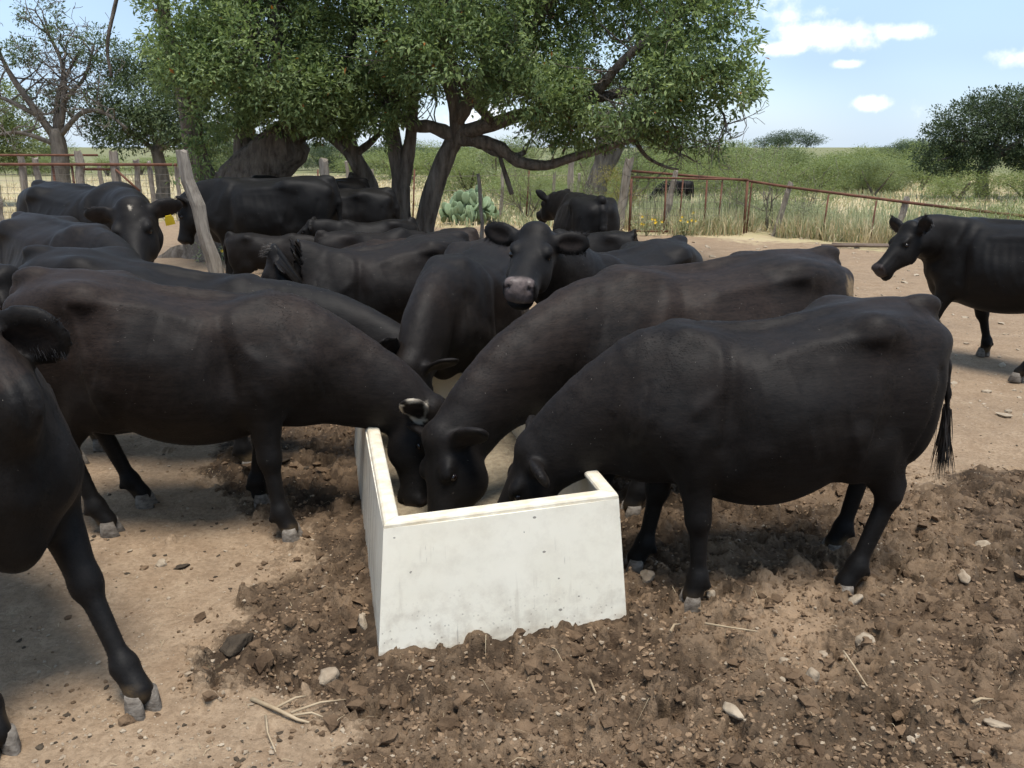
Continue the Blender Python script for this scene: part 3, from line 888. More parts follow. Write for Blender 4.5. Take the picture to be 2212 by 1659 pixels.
        dd = dd + line([(.24 + j[4], 1.18 - fo), (.27, 1.02 - fo * .8), (.285, .88), (.30, .76)], .026, -.009)  # behind the shoulder
        dd = dd + line([(.30, 1.20 - fo), (.345 + j[5], 1.05 - fo * .8), (.42, .92)], .03, .009)               # blade
        dd = dd + line([(.50, 1.10 - fo), (.57 + j[6], .98 - fo), (.60, .84)], .030, -.005)                    # in front of the blade
        for k_ in range(4): dd = dd + line([(.60 + .05 * k_ + j[k_], 1.08 - .06 * k_ - fo), (.655 + .05 * k_, .94 - .06 * k_ - fo), (.67 + .05 * k_, .82 - .05 * k_ - fo * .6)], .011, -.0040 + .001 * k_)   # skin folds
        for k_ in range(7):
            xr = .17 - .07 * k_ + .4 * j[k_]
            dd = dd + line([(xr, 1.10), (xr - .05, .92), (xr - .14, .72)], .017, .0042 * (.5 + .5 * math.sin(k_ * 2.3 + seed)))   # ribs
        dd = dd + line([(.40, .80), (.44 + j[7], .70), (.42, .60)], .03, .006)
        lim = (np.linalg.norm(P - poll, axis=1) > .30 * HS)
        P = P + nm * (dd * lim)[:, None]
    wr = sstep(.5, .62, x) * (1 - sstep(.3, .45, np.linalg.norm(P - poll, axis=1) * -1 + .8)) * sstep(.6, .7, z)
    P = P + nm * (wr * .0007 * np.sin(x * 95 + z * 30 + seed))[:, None]
    # ---- per-vertex colour masks of the animal
    hv = (P - poll) / HS
    ht, hy, hz = hv @ hd, hv @ hs, hv @ hu
    inh = (np.abs(hy) < .16) & (ht > -.1) & (hz < .1) & (hz > -.26)
    pad = sstep(.432, .452, ht + .25 * np.clip(hz + .03, -.05, .05)) * (1 - sstep(.072, .082, np.abs(hy))) * sstep(-.122, -.112, hz) * inh
    legd = 1 - sstep(.40, .62, z)
    if nose == 'dark': pad = pad * .35
    white = np.zeros(len(P))
    if blaze:
        white = np.maximum(white, (1 - sstep(.5, 1.0, np.sqrt(((ht - blaze[0]) / blaze[2]) ** 2 + ((hy - blaze[1]) / blaze[3]) ** 2) + .35 * vnoise(ht * 60, hy * 60))) * (hz > -.02) * inh)
    ein = np.zeros(len(P))
    for (ec, ed, en, ew) in ear_c:
        dv = P - ec; dd = np.abs(dv @ ed) / (.105 * HS); dw = np.abs(dv @ ew) / (.058 * HS); dn_ = dv @ en
        r_ = np.sqrt(dd ** 2 + dw ** 2)
        ein = np.maximum(ein, (1 - sstep(.55, .85, r_)) * (dn_ > -.004))
        if ring_ear: white = np.maximum(white, sstep(.80, .9, r_) * (1 - sstep(1.1, 1.25, r_)) * (np.abs(dn_) < .05) * 1.4 * sstep(-.6, .1, vnoise(P[:, 0] * 25, P[:, 2] * 25)))
    br = brown * (.25 + .85 * np.clip(fbm(x * 2.2 + seed * 3, z * 2.2 + y, 3) + .4, 0, 1.2)) * (1 - legd) * (.35 + .85 * sstep(.65, 1.15, z))   # brown tint grows with height, strongest along the back
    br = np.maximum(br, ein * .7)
    mk = np.zeros(len(P))
    for (mx_, my_, mz_, mr_) in muck:
        dd_ = np.sqrt((x - mx_) ** 2 + (y - my_) ** 2 + (z - mz_) ** 2) / mr_
        mk = np.maximum(mk, 1 - sstep(.55, 1.05, dd_ + .45 * vnoise(x * 14, y * 14, z * 9) + .2 * vnoise(x * 45, y * 45, z * 45)))
    mk = np.maximum(mk, .45 * (1 - sstep(.05, .12, z + .05 * vnoise(x * 20, y * 20, z * 20))) * sstep(-.2, .5, vnoise(x * 9 + seed, y * 9, z * 9) + .2))
    root = empty(name, (pos[0], pos[1], pos[2] if len(pos) > 2 else 0), yaw)
    root.scale = (scale * lx, scale, scale)
    tag(root, label, cat, group)
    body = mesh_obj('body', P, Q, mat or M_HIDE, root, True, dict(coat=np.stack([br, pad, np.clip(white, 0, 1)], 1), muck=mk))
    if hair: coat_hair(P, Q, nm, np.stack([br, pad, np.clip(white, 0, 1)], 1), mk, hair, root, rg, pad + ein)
    if hooves:
        for (c, dv, sd) in hoofs:
            mb = MB(); fw = np.array((max(dv[0], .012), dv[1] * .3, 0)); fw = nrm(fw); sdv = np.array((-fw[1], fw[0], 0))
            zb = c[2] - .075
            for sg in (1, -1):
                claw_mesh(mb, np.array((c[0] + .012, c[1], zb)) + sdv * sg * .031, nrm(fw + sdv * sg * .10), sdv, .058, .098, .082, sg)
            mb.build('hoof', M_HOOF, root)
    if eyes:
        for sd in (1, -1):
            e = MB(); c = hp(.174, sd * .097, -.008); uvs(e, c, .0190 * HS, 10, 8)
            e.build('eye', M_EYE, root)
    if switch:
        strands('tail_switch', [(tp[-2] * .35 + tp[-1] * .65, tp[-1] - tp[-2])], 230, .34, .034, root, rg, h_w=.0026)
    return dict(root=root, body=body, poll=poll, hp=hp, hd=hd, hu=hu, hs=hs, ear=ear_c, pos=pos, yaw=yaw, scale=scale, tail=tp)

def coat_hair(P, Q, nm, coat, mk, n, root, rg, skip):
    """short hair lying back over the skin, each a slim lifted triangle"""
    a, b, c = P[Q[:, 0]], P[Q[:, 1]], P[Q[:, 2]]
    ar = np.linalg.norm(np.cross(b - a, c - a), axis=1); ar[P[Q[:, 0], 2] < .12] = 0
    ar = ar * (skip[Q[:, 0]] < .2)
    f = rg.choice(len(Q), n, p=ar / ar.sum())
    w = rg.dirichlet((1, 1, 1), n)
    o = P[Q[f, 0]] * w[:, :1] + P[Q[f, 1]] * w[:, 1:2] + P[Q[f, 2]] * w[:, 2:]
    k = nm[Q[f, 0]]; k = k / (np.linalg.norm(k, axis=1)[:, None] + 1e-9)
    fl = np.tile((-.75, 0, -.65), (n, 1)) + .45 * np.stack([vnoise(o[:, 0] * 6, o[:, 2] * 6), vnoise(o[:, 1] * 6 + 9, o[:, 2] * 6), vnoise(o[:, 0] * 6 + 5, o[:, 1] * 6)], 1) + rg.normal(0, .16, (n, 3))
    t = fl - k * np.sum(fl * k, 1)[:, None]; t /= np.linalg.norm(t, axis=1)[:, None] + 1e-9
    s = np.cross(k, t); L = rg.uniform(.008, .018, n)[:, None]; wd = rg.uniform(.0007, .0013, n)[:, None]
    lift = np.abs(rg.normal(.08, .06, n))[:, None]
    tip = o + t * L + k * L * lift
    V = np.stack([o - s * wd - k * .001, o + s * wd - k * .001, tip], 1).reshape(-1, 3)
    mesh_obj('coat_hair', V, np.arange(n * 3).reshape(n, 3), M_COAT, root, False, dict(coat=np.repeat(coat[Q[f, 0]], 3, 0), muck=np.repeat(mk[Q[f, 0]], 3)))
def uvs(mb, c, r, nu, nv):
    v = []; f = []
    for j in range(1, nv):
        for i in range(nu):
            a = 2 * math.pi * i / nu; b = math.pi * j / nv
            v.append(np.array(c) + r * np.array((math.sin(b) * math.cos(a), math.sin(b) * math.sin(a), math.cos(b))))
    v.append(np.array(c) + (0, 0, r)); v.append(np.array(c) - (0, 0, r)); t = len(v) - 2
    for j in range(nv - 2):
        for i in range(nu):
            k = (i + 1) % nu
            f.append((j * nu + i, (j + 1) * nu + i, (j + 1) * nu + k, j * nu + k))
    for i in range(nu):
        k = (i + 1) % nu
        f.append((t, i, k)); f.append(((nv - 2) * nu + k, (nv - 2) * nu + i, t + 1))
    mb.add(v, f)
def strands(name, roots, n, length, spread, parent, rg, h_w=.003, droop=.8, mat=None):
    """hair: thin tapering three-segment ribbons, crossed so that they have width from any side"""
    V = []; Fc = []
    for (o, d) in roots:
        d = nrm(d)
        for i in range(n):
            st = np.array(o) + rg.normal(0, 1, 3) * spread * .22
            dr = nrm(d + rg.normal(0, 1, 3) * spread * 1.9)
            L = length * rg.uniform(.45, 1.0)
            pts = [st]
            for s_ in range(3):
                dr = nrm(dr + np.array((0, 0, -1)) * droop * .25 + rg.normal(0, .07, 3))
                pts.append(pts[-1] + dr * L / 3)
            sd = nrm(np.cross(dr, rg.normal(0, 1, 3)))
            k = len(V)
            for q, p in enumerate(pts):
                w_ = h_w * (1, 1.0, .7, .12)[q]
                V.append(p + sd * w_); V.append(p - sd * w_)
            for q in range(3): Fc.append((k + 2*q, k + 2*q + 1, k + 2*q + 3, k + 2*q + 2))
    return mesh_obj(name, np.array(V), np.array(Fc), mat or M_HAIR, parent, True)

# materials
def hide_material(name, bump=True, k=1.0):
    m, nt, b = new_mat(name); q = NB(nt)
    v = q.coord('Object')
    at = q.attr('coat', 'Color'); sp = q.n('SeparateColor'); q.l(at, sp.inputs[0])
    n_big = q.rng(q.noise(v, 3.1, 3, .6), .35, .68)
    n_fine = q.noise(q.coord('Object', (40, 140, 140)), 1.0, 2, .6)
    ff = q.rng(n_fine, .3, .7)
    black = q.mix(ff, (.0024 * k, .0021 * k, .0019 * k), (.0056 * k, .0047 * k, .0042 * k))
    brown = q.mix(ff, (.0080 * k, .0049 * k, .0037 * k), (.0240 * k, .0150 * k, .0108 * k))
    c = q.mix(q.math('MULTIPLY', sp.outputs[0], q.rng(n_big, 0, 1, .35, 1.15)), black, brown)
    # dust that has settled on the coat in patches of its own
    dust = q.math('MULTIPLY', q.rng(q.noise(v, 5.0, 4, .7), .50, .80), .028)
    c = q.mix(dust, c, (.17, .130, .098))
    mps = q.n('Mapping'); mps.inputs['Rotation'].default_value = (0, .65, 0); mps.inputs['Scale'].default_value = (5, 45, 45); tcs = q.n('TexCoord'); q.l(tcs.outputs['Object'], mps.inputs['Vector'])
    strk = q.noise(mps.outputs[0], 1.0, 3, .6)
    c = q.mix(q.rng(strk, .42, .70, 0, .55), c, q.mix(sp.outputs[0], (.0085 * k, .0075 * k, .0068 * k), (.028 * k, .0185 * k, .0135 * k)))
    spk = q.math('LESS_THAN', q.vor(v, 26.0), .032)
    c = q.mix(q.math('MULTIPLY', spk, .7), c, (.35, .32, .27))
    pink = q.mix(q.rng(q.noise(v, 45, 3), .35, .7), (.125, .096, .087), (.060, .047, .043))
    c = q.mix(sp.outputs[1], c, pink)
    c = q.mix(sp.outputs[2], c, (.36, .31, .24))
    c = q.mix(q.math('MULTIPLY', q.attr('muck'), .8), c, q.mix(ff, (.26, .175, .085), (.13, .088, .05)))
    q.l(c, b.inputs['Base Color'])
    q.l(q.rng(sp.outputs[1], 0, 1, .60, .36), b.inputs['Roughness'])
    b.inputs['Specular IOR Level'].default_value = .16
    b.inputs['Sheen Weight'].default_value = .014
    b.inputs['Sheen Roughness'].default_value = .5
    b.inputs['Sheen Tint'].default_value = (1.0, .80, .68, 1)
    if bump: q.l(q.bump(n_fine, .4, .002), b.inputs['Normal'])
    return m
M_HIDE = hide_material('hide')
M_COAT = hide_material('coat', False, 1.0)
M_HAIR = simple_mat('hair', (.006, .0055, .0050), (.024, .018, .015), 20, .55, spec=.35)
M_TUFT = simple_mat('pale_tuft', (.02, .017, .015), (.085, .07, .058), 20, .6, spec=.3)
M_EYE = simple_mat('eye_ball', (.004, .003, .003), (.014, .007, .004), 20, .10, spec=.5)
M_HOOF = simple_mat('hoof_horn', (.050, .038, .028), (.23, .20, .165), 22, .75, .004, 60, (1, 1, 2))
# ------------------------------------------------------------------ the herd
PI = math.pi
def wt(W, T, scale, lx=.95, z=0.0):
    """body origin and heading from the withers and tail-head spots on the ground plan"""
    yaw = math.atan2(W[1] - T[1], W[0] - T[0])
    mx, my = (W[0] + T[0]) / 2, (W[1] + T[1]) / 2
    k = .185 * scale * lx
    return (mx + k * math.cos(yaw), my + k * math.sin(yaw), z), yaw
HERD = 'black beef cattle gathered round the trough'
def herd():
    C = {}
    # three feeding in front
    C['A'] = make_cow('dark brown-black cow feeding from the left side of the white trough', (-1.58, 4.22, .0), 0.02, 1.0, world_pose=True,
        poll=(-.42, 4.22, .60), hdir=(.02, -.32, -.95), res=.0125, brown=1.25, hair=70000, group=HERD, front=.085, seed=1, deep=.05, lx=.95,
        legs_w={'fr': (-1.08, 3.99), 'fl': (-1.34, 4.42), 'hr': (-2.00, 4.06), 'hl': (-1.97, 4.42)}, ring_ear=True, neck_bow=.06, fat=1.0)
    C['B'] = make_cow('big brownish-black cow reaching over the right side of the trough, behind the nearest cow', (.98, 4.60, 0), PI + .42, 1.02, world_pose=True,
        poll=(-.31, 3.90, .57), hdir=(-.14, -.35, -.92), res=.0125, brown=1.15, hair=70000, muck=[(-.86, .22, 1.02, .17)], group=HERD, front=.02, seed=2, lx=1.08, neck_bow=.16, fat=1.05)
    C['C'] = make_cow('nearest full black cow, right of the trough with its head down inside', (1.06, 3.60, -.02), PI + .12, .985, world_pose=True,
        poll=(.10, 3.52, .62), hdir=(-.50, .08, -.85), res=.0125, brown=.55, hair=80000, muck=[(-.84, .04, 1.12, .10)], group=HERD, front=.075, seed=3, deep=.075, lx=.90,
        legs_w={'fl': (.75, 3.36), 'fr': (.56, 3.70), 'hl': (1.43, 3.46), 'hr': (1.52, 3.86)}, neck_bow=.10,
        tail=[(-.865, 0, 1.15), (-.905, 0.02, 1.0), (-.925, .03, .88), (-.93, .035, .78)])
    # behind the trough
    p, y = wt((.50, 5.55), (1.20, 6.35), .95)
    C['D'] = make_cow('cow looking straight at the camera over another cow, pink-grey nose', p, y, .95, world_pose=True,
        poll=(.13, 4.98, 1.36), hdir=(-.20, -.88, -.36), hup=(0, -.35, .93), res=.0105, brown=.25, hair=50000, group=HERD, seed=4, nose='pink', head_scale=1.06, earlift=(-.05, .05))
    p, y = wt((-.38, 5.30), (-.10, 6.35), .96)
    C['E'] = make_cow('cow at the far end of the trough facing the camera with its head lowered', p, y, .96, world_pose=True,
        poll=(-.57, 4.70, .70), hdir=(.0, -.30, -.93), res=.015, brown=.7, hair=30000, group=HERD, seed=5)
    p, y = wt((-1.32, 6.62), (-.40, 7.05), .92)
    C['F'] = make_cow('grey-black cow with a tufted poll standing behind the trough, head turned away to the left', p, y, .92, world_pose=True,
        poll=(-1.72, 6.55, 1.08), hdir=(-.55, .25, -.78), res=.015, brown=.35, front=.08, neck_bow=.18, earlift=(-.35, -.35), group=HERD, seed=6)
    p, y = wt((-1.3, 8.45), (-.38, 8.2), .86)
    C['W'] = make_cow('brown-backed young cow showing only its back and rump behind the tufted cow', p, y, .86, res=.022, brown=1.3, front=.14, group=HERD, seed=7, hooves=True, poll=(1.1, 0, .7), hdir=(.5, 0, -.85))
    # left side
    C['R'] = make_cow('black cow standing close behind the brown-black cow on the left', (-1.98, 5.12, 0), -.10, 1.0, world_pose=True,
        poll=(-.62, 4.86, .80), hdir=(.4, -.2, -.88), res=.016, brown=.3, group=HERD, front=.15, seed=8, lx=1.06)
    p, y = wt((-2.95, 6.30), (-3.98, 7.22), 1.03)
    C['Q'] = make_cow('black cow at the left edge with its bony hip showing, in front of the bull', p, y, 1.03, res=.018, brown=.45, group=HERD, seed=9, poll=(1.15, 0, .85), hdir=(.6, 0, -.8), lx=1.05)
    C['T'] = make_cow('cow cut off by the left edge, only part of its head and neck in view', (-3.75, 4.98, 0), -.06, .95, world_pose=True,
        poll=(-2.80, 4.86, 1.16), hdir=(.35, -.25, -.85), res=.018, brown=.3, group=HERD, seed=10)
    C['S'] = make_cow('cow walking in at the left foreground, only its ear, chest and forelegs in view', (-2.04, 3.0, 0), -.70, 1.0, world_pose=True,
        poll=(-1.72, 2.74, 1.33), hdir=(-.30, -.78, -.55), hup=(0, -.5, .9), res=.0125, brown=.15, hair=70000, group=HERD, seed=11, head_scale=1.2, ear_w=1.4,
        legs_w={'fl': (-1.27, 2.64), 'fr': (-1.64, 2.42)})
    p, y = wt((-3.85, 8.80), (-4.95, 9.50), 1.14)
    C['P'] = make_cow('broad-headed black bull with a yellow ear tag and pale forehead spot', p, y, 1.14, world_pose=True, name='bull', cat='bull',
        poll=(-3.44, 8.16, 1.27), hdir=(.17, -.60, -.55), hup=(0, -.5, .9), res=.017, brown=.15, group=None, seed=12, head_scale=1.25, hump=.06, fat=1.08, neck_w=1.3,
        blaze=(.04, .01, .028, .016), nose='pink', udder=False, lx=1.0, earlift=(-.1, -.1))
    # under the oaks
    p, y = wt((-3.72, 11.75), (-2.32, 11.50), 1.12)
    C['G'] = make_cow('very large jet-black cow in the shade of the oak, behind the leaning post', p, y, 1.12, world_pose=True, poll=(-4.22, 11.75, 1.12), hdir=(-.30, -.1, -.95),
        res=.022, brown=0, group=HERD, seed=13, deep=.06, lx=1.04, fat=1.05)
    C['H'] = make_cow('cow hidden behind the large jet-black one, only back and ear showing', (-3.05, 14.1, 0), PI, 1.02, poll=(.95, 0, 1.25), hdir=(.8, 0, -.6), res=.03, brown=.2, group=HERD, seed=14)
    p, y = wt((-2.85, 12.75), (-1.68, 12.5), .97)
    C['I'] = make_cow('black cow with its tail towards the forked trunk, beside the large cow', p, y, .97, poll=(1.1, 0, .8), hdir=(.6, 0, -.8), res=.024, brown=0, group=HERD, seed=15, lx=1.0)
    C['M'] = make_cow('black cow seen from behind with both ears up, left of the pipe gate', (.88, 10.95, 0), math.radians(101), .98, poll=(.98, .16, 1.16), hdir=(.9, .2, -.4), hup=(0, 0, 1),
        res=.02, brown=.1, group=HERD, seed=16, earlift=(.9, .9), tail=[(-.84, 0, 1.15), (-.89, 0, .95), (-.89, 0, .70), (-.88, 0, .45)])
    C['O'] = make_cow('black cow walking left at the right edge of the yard', (4.18, 7.42, 0), math.radians(128), .98, world_pose=True,
        poll=(3.42, 7.62, 1.15), hdir=(-.72, -.25, -.62), hup=(-.4, 0, .9), res=.015, brown=.1, group=HERD, seed=17, earlift=(.5, .5),
        legs_w={'fl': (3.55, 7.72, .06), 'fr': (4.30, 7.86), 'hl': (4.12, 6.98), 'hr': (4.75, 7.05)})
    # calves
    cf = 'black calves resting among the cows'
    C['J'] = make_cow('rough-coated calf standing side-on in front of the very large cow', (-2.85, 10.55, 0), 0.0, .66, calf=True, poll=(1.0, .0, 1.05), hdir=(.9, 0, -.45), res=.02, brown=.3, name='calf', cat='calf', group=cf, seed=20)
    C['K'] = make_cow('calf with a pale muzzle looking left, behind the grey calf', (-1.78, 11.15, 0), PI + .3, .74, calf=True, poll=(1.0, .05, 1.22), hdir=(.8, -.3, -.5), res=.02, brown=.1, name='calf', cat='calf', group=cf, seed=21, nose='pink')
    C['L'] = make_cow('grey-backed calf showing its rump behind the tufted cow', (-1.45, 9.35, 0), .55, .78, calf=True, poll=(1.0, 0, 1.0), hdir=(.8, 0, -.6), res=.022, brown=.3, name='calf', cat='calf', group=cf, seed=22)
    C['N'] = make_cow('calf standing at the heels of the cow seen from behind', (.78, 9.55, 0), PI - .3, .76, calf=True, poll=(1.0, .0, 1.0), hdir=(.8, 0, -.6), res=.022, brown=.1, name='calf', cat='calf', group=cf, seed=23)
    # far pasture
    C['U'] = make_cow('lone black cow beyond the pipe gate, under the mesquites', (4.72, 26.2, -.07), PI - .55, .66, poll=(1.15, 0, .6), hdir=(.5, 0, -.9), res=.045, brown=0, seed=24, hooves=False, eyes=False, switch=False)
    C['V'] = make_cow('distant black cow in the straw-coloured pasture beyond the left fence', (-38.2, 76, 0), .3, 1.0, poll=(1.1, 0, .9), hdir=(.6, 0, -.8), res=.06, brown=0, seed=25, hooves=False, eyes=False, switch=False)
    c = C['P']; ec, ed, en, ew = c['ear'][0]; dn = ew if ew[2] < 0 else -ew
    tg = MB(); o_ = ec + dn * .05 + en * .035 + ed * .0; R_ = [ed, en, dn]
    pr = [(-.022, 0), (.022, 0), (.036, .03), (.036, .085), (-.036, .085), (-.036, .03)]
    vv = [o_ + ed * a + dn * b + en * t for t in (.0, .006) for (a, b) in pr]
    tg.add(vv, [(0, 1, 2, 3, 4, 5), (11, 10, 9, 8, 7, 6)] + [(i, i + 6, (i + 1) % 6 + 6, (i + 1) % 6) for i in range(6)])
    tg.build('ear_tag', simple_mat('yellow_tag', (.75, .50, .02), (.85, .60, .04), 9, .5), c['root'], False)
    # ear fringes and forelocks
    rg = np.random.default_rng(77)
    for key, n, ln, wd in (('D', 300, .05, .0010), ('S', 700, .040, .0008), ('P', 120, .05, .0018), ('O', 150, .045, .0016)):
        c = C[key]; rts = []
        for (ec, ed, en, ew) in c['ear']:
            dn = ew if ew[2] < 0 else -ew
            for q in np.linspace(-.6, .9, 7): rts.append((ec + ed * .09 * q + dn * .035, nrm(dn + ed * .5 + en * .4)))
            for q in np.linspace(-.2, .9, 4): rts.append((ec + ed * .09 * q - dn * .04, nrm(-dn + ed * .7)))
        strands('ear_fringe', rts, n // 6, ln, .03, c['root'], rg, h_w=wd, droop=.5)
    for key, n, ln in (('F', 34, .085),):
        c = C[key]
        strands('forelock', [(c['hp'](t, y, .085), nrm(c['hu'] * .8 + c['hd'] * .25)) for t in (-.03, .0, .03) for y in (-.04, 0, .04)], n, ln, .04, c['root'], rg, h_w=.0012, droop=.7, mat=M_TUFT if key == 'F' else None)
    return C
COWS = herd()
# ------------------------------------------------------------------ vegetation
def leaf_material(name, dark, lite, dead=None, trans=.35, rough=.5):
    m = bpy.data.materials.new(name); m.use_nodes = True; nt = m.node_tree; nt.nodes.clear(); q = NB(nt)
    out = q.n('OutputMaterial'); b = q.n('BsdfPrincipled'); t = q.n('BsdfTranslucent'); mx = q.n('MixShader')
    r = q.attr('leaf')
    c = q.mix(r, dark, lite)
    if dead: c = q.mix(q.math('GREATER_THAN', r, .985), c, dead)
    q.l(c, b.inputs['Base Color']); b.inputs['Roughness'].default_value = rough; b.inputs['Specular IOR Level'].default_value = .35
    hs = q.n('HueSaturation'); hs.inputs['Value'].default_value = 1.15; hs.inputs['Saturation'].default_value = 1.15; q.l(c, hs.inputs['Color'])
    q.l(hs.outputs[0], t.inputs['Color'])
    mx.inputs[0].default_value = trans
    q.l(b.outputs[0], mx.inputs[1]); q.l(t.outputs[0], mx.inputs[2]); q.l(mx.outputs[0], out.inputs['Surface'])
    return m
M_OAK = leaf_material('oak_leaf', (.070, .112, .042), (.330, .405, .160), (.30, .12, .03), trans=.42)
M_OAK2 = leaf_material('grey_green_leaf', (.055, .082, .040), (.170, .215, .095))
M_MESQ = leaf_material('mesquite_leaf', (.120, .150, .052), (.285, .325, .125), trans=.45)
M_MESQ2 = leaf_material('mesquite_leaf_dark', (.105, .135, .050), (.235, .270, .110), trans=.4)
M_FAROAK = leaf_material('far_oak_leaf', (.032, .050, .024), (.095, .125, .055))
M_YEL = leaf_material('yellowing_leaf', (.16, .155, .04), (.32, .27, .08), trans=.4)
M_BARK = simple_mat('oak_bark', (.070, .056, .044), (.250, .212, .175), 7, .95, .06, 20, (1.6, 1.6, .28), spec=.1)
M_BARKG = simple_mat('grey_bark', (.085, .072, .060), (.20, .175, .148), 9, .95, .02, 26, (1, 1, .35), spec=.1)
M_TWIG = simple_mat('twig_bark', (.10, .085, .07), (.22, .19, .155), 14, .95, spec=.1)

def leaves_mesh(name, C, N, mat, parent, rg, size=.055, wide=.42, per=9, spread=.075, droop=.0, tone=None):
    """C: (n,3) twig ends; a rosette of folded leaves round each"""
    n = len(C); k = n * per
    c = np.repeat(C, per, 0); nn = np.repeat(N, per, 0)
    d = rg.normal(0, 1, (k, 3)) + nn * .9 + np.array((0, 0, -droop)); d /= np.linalg.norm(d, axis=1)[:, None]
    o = c + d * spread * rg.uniform(.15, 1, k)[:, None] + rg.normal(0, spread * .35, (k, 3))
    up = rg.normal(0, .55, (k, 3)) + np.array((0, 0, 1.0)) + nn * .3
    s = np.cross(d, up); s /= np.linalg.norm(s, axis=1)[:, None] + 1e-9
    f = np.cross(s, d)
    L = (size * rg.uniform(.6, 1.25, k) * np.repeat(rg.uniform(.65, 1.35, n), per))[:, None]
    p0 = o; p2 = o + d * L - f * L * .08; mid = o + d * L * .48
    p1 = mid + s * L * wide * .5 + f * L * .07; p3 = mid - s * L * wide * .5 + f * L * .07
    V = np.stack([p0, p1, p2, p3], 1).reshape(-1, 3)
    F = np.arange(k * 4).reshape(k, 4)
    tn = np.repeat(np.clip(rg.normal(.45, .22, n), 0, 1) if tone is None else tone, per)
    tn = np.clip(tn + rg.normal(0, .16, k), 0, 1)
    tn = np.where(rg.random(k) < .004, 1.0, np.minimum(tn, .98))
    return mesh_obj(name, V, F, mat, parent, False, dict(leaf=np.repeat(tn, 4)))
def lobe_points(lobes, dens, rg, shell=.55, holes=.9, hs=1.6, floor=None):
    """points through ellipsoid lobes, thicker towards the skin, with noisy gaps"""
    P = []; Nn = []
    for (cx, cy, cz, rx, ry, rz) in lobes:
        p_ = 1.6
        area = 4 * math.pi * (((rx*ry)**p_ + (rx*rz)**p_ + (ry*rz)**p_) / 3) ** (1 / p_)
        n = int(area * dens)
        d = rg.normal(0, 1, (n, 3)); d /= np.linalg.norm(d, axis=1)[:, None]
        r = 1 - (1 - shell) * rg.random(n) ** 1.6
        bump = 1 + .22 * vnoise(d[:, 0] * 3 + cx * 3, d[:, 1] * 3 + cy, d[:, 2] * 3 + cz) + .10 * vnoise(d[:, 0] * 8 + cx, d[:, 1] * 8, d[:, 2] * 8)
        q = np.array((cx, cy, cz)) + d * np.array((rx, ry, rz)) * (r * bump)[:, None]
        P.append(q); Nn.append(d)
    P = np.concatenate(P); Nn = np.concatenate(Nn)
    keep = vnoise(P[:, 0] * hs + 7, P[:, 1] * hs, P[:, 2] * hs * 1.2) > -holes
    if floor is not None: keep &= P[:, 2] > floor
    return P[keep], Nn[keep]
def branch(mb, p, d, L, r, depth, rg, ends, bendy=.35, up=.15, split=(2, 3), shrink=.68, segs=4, n=6, minr=.004):
    pts = [np.array(p, float)]; rad = [r]; d = nrm(d)
    for i in range(segs):
        d = nrm(d + rg.normal(0, bendy, 3) * .5 + np.array((0, 0, up * .3)))
        pts.append(pts[-1] + d * L / segs); rad.append(max(minr, r * (1 - .45 * (i + 1) / segs)))
    mb.tube(pts, rad, n if depth > 1 else 4, cap=True)
    ends.append((pts[-1], d)); ends.append((pts[-2], d))
    if depth > 0:
        for _ in range(rg.integers(split[0], split[1] + 1)):
            j = rg.integers(2, segs + 1)
            nd = nrm(d + rg.normal(0, .75, 3) + np.array((0, 0, up)))
            branch(mb, pts[j], nd, L * shrink * rg.uniform(.75, 1.2), rad[j] * .72, depth - 1, rg, ends, bendy, up, split, shrink, segs, n, minr)
def limb(mb, pts, r0, r1, n=10, wob=.10, seed=0, sub=4):
    """smooth path through the points, tapering, knobbly"""
    P = np.array(pts, float); t = np.linspace(0, len(P) - 1, (len(P) - 1) * sub + 1)
    tab = smooth_table([(i,) + tuple(p) for i, p in enumerate(P)], len(t)) if len(P) > 2 else [t] + [np.interp(t, (0, 1), P[:, k]) for k in range(3)]
    Q = np.stack(tab[1:], 1); rad = np.interp(np.linspace(0, 1, len(Q)), (0, 1), (r0, r1))
    rg = np.random.default_rng(seed); rad = rad * (1 + rg.normal(0, wob * .5, len(Q)))
    mb.tube(Q, list(rad), n, wob=wob, seed=seed); return Q
def twigs_to(mb, P, nodes, rg, count, r=.006):
    """thin twigs from limb nodes out to some of the leaf clusters"""
    nodes = np.array(nodes)
    for i in rg.choice(len(P), min(count, len(P)), replace=False):
        p = P[i]; j = np.argmin(np.linalg.norm(nodes - p, axis=1) + rg.random(len(nodes)) * .3)
        a = nodes[j]; m = (a + p) / 2 + rg.normal(0, .10, 3) - (0, 0, .05)
        mb.tube([a, a * .5 + m * .5 + rg.normal(0, .03, 3), m, m * .5 + p * .5 + rg.normal(0, .03, 3), p], [r * 2.4, r * 1.9, r * 1.5, r, r * .5], 4, cap=False)

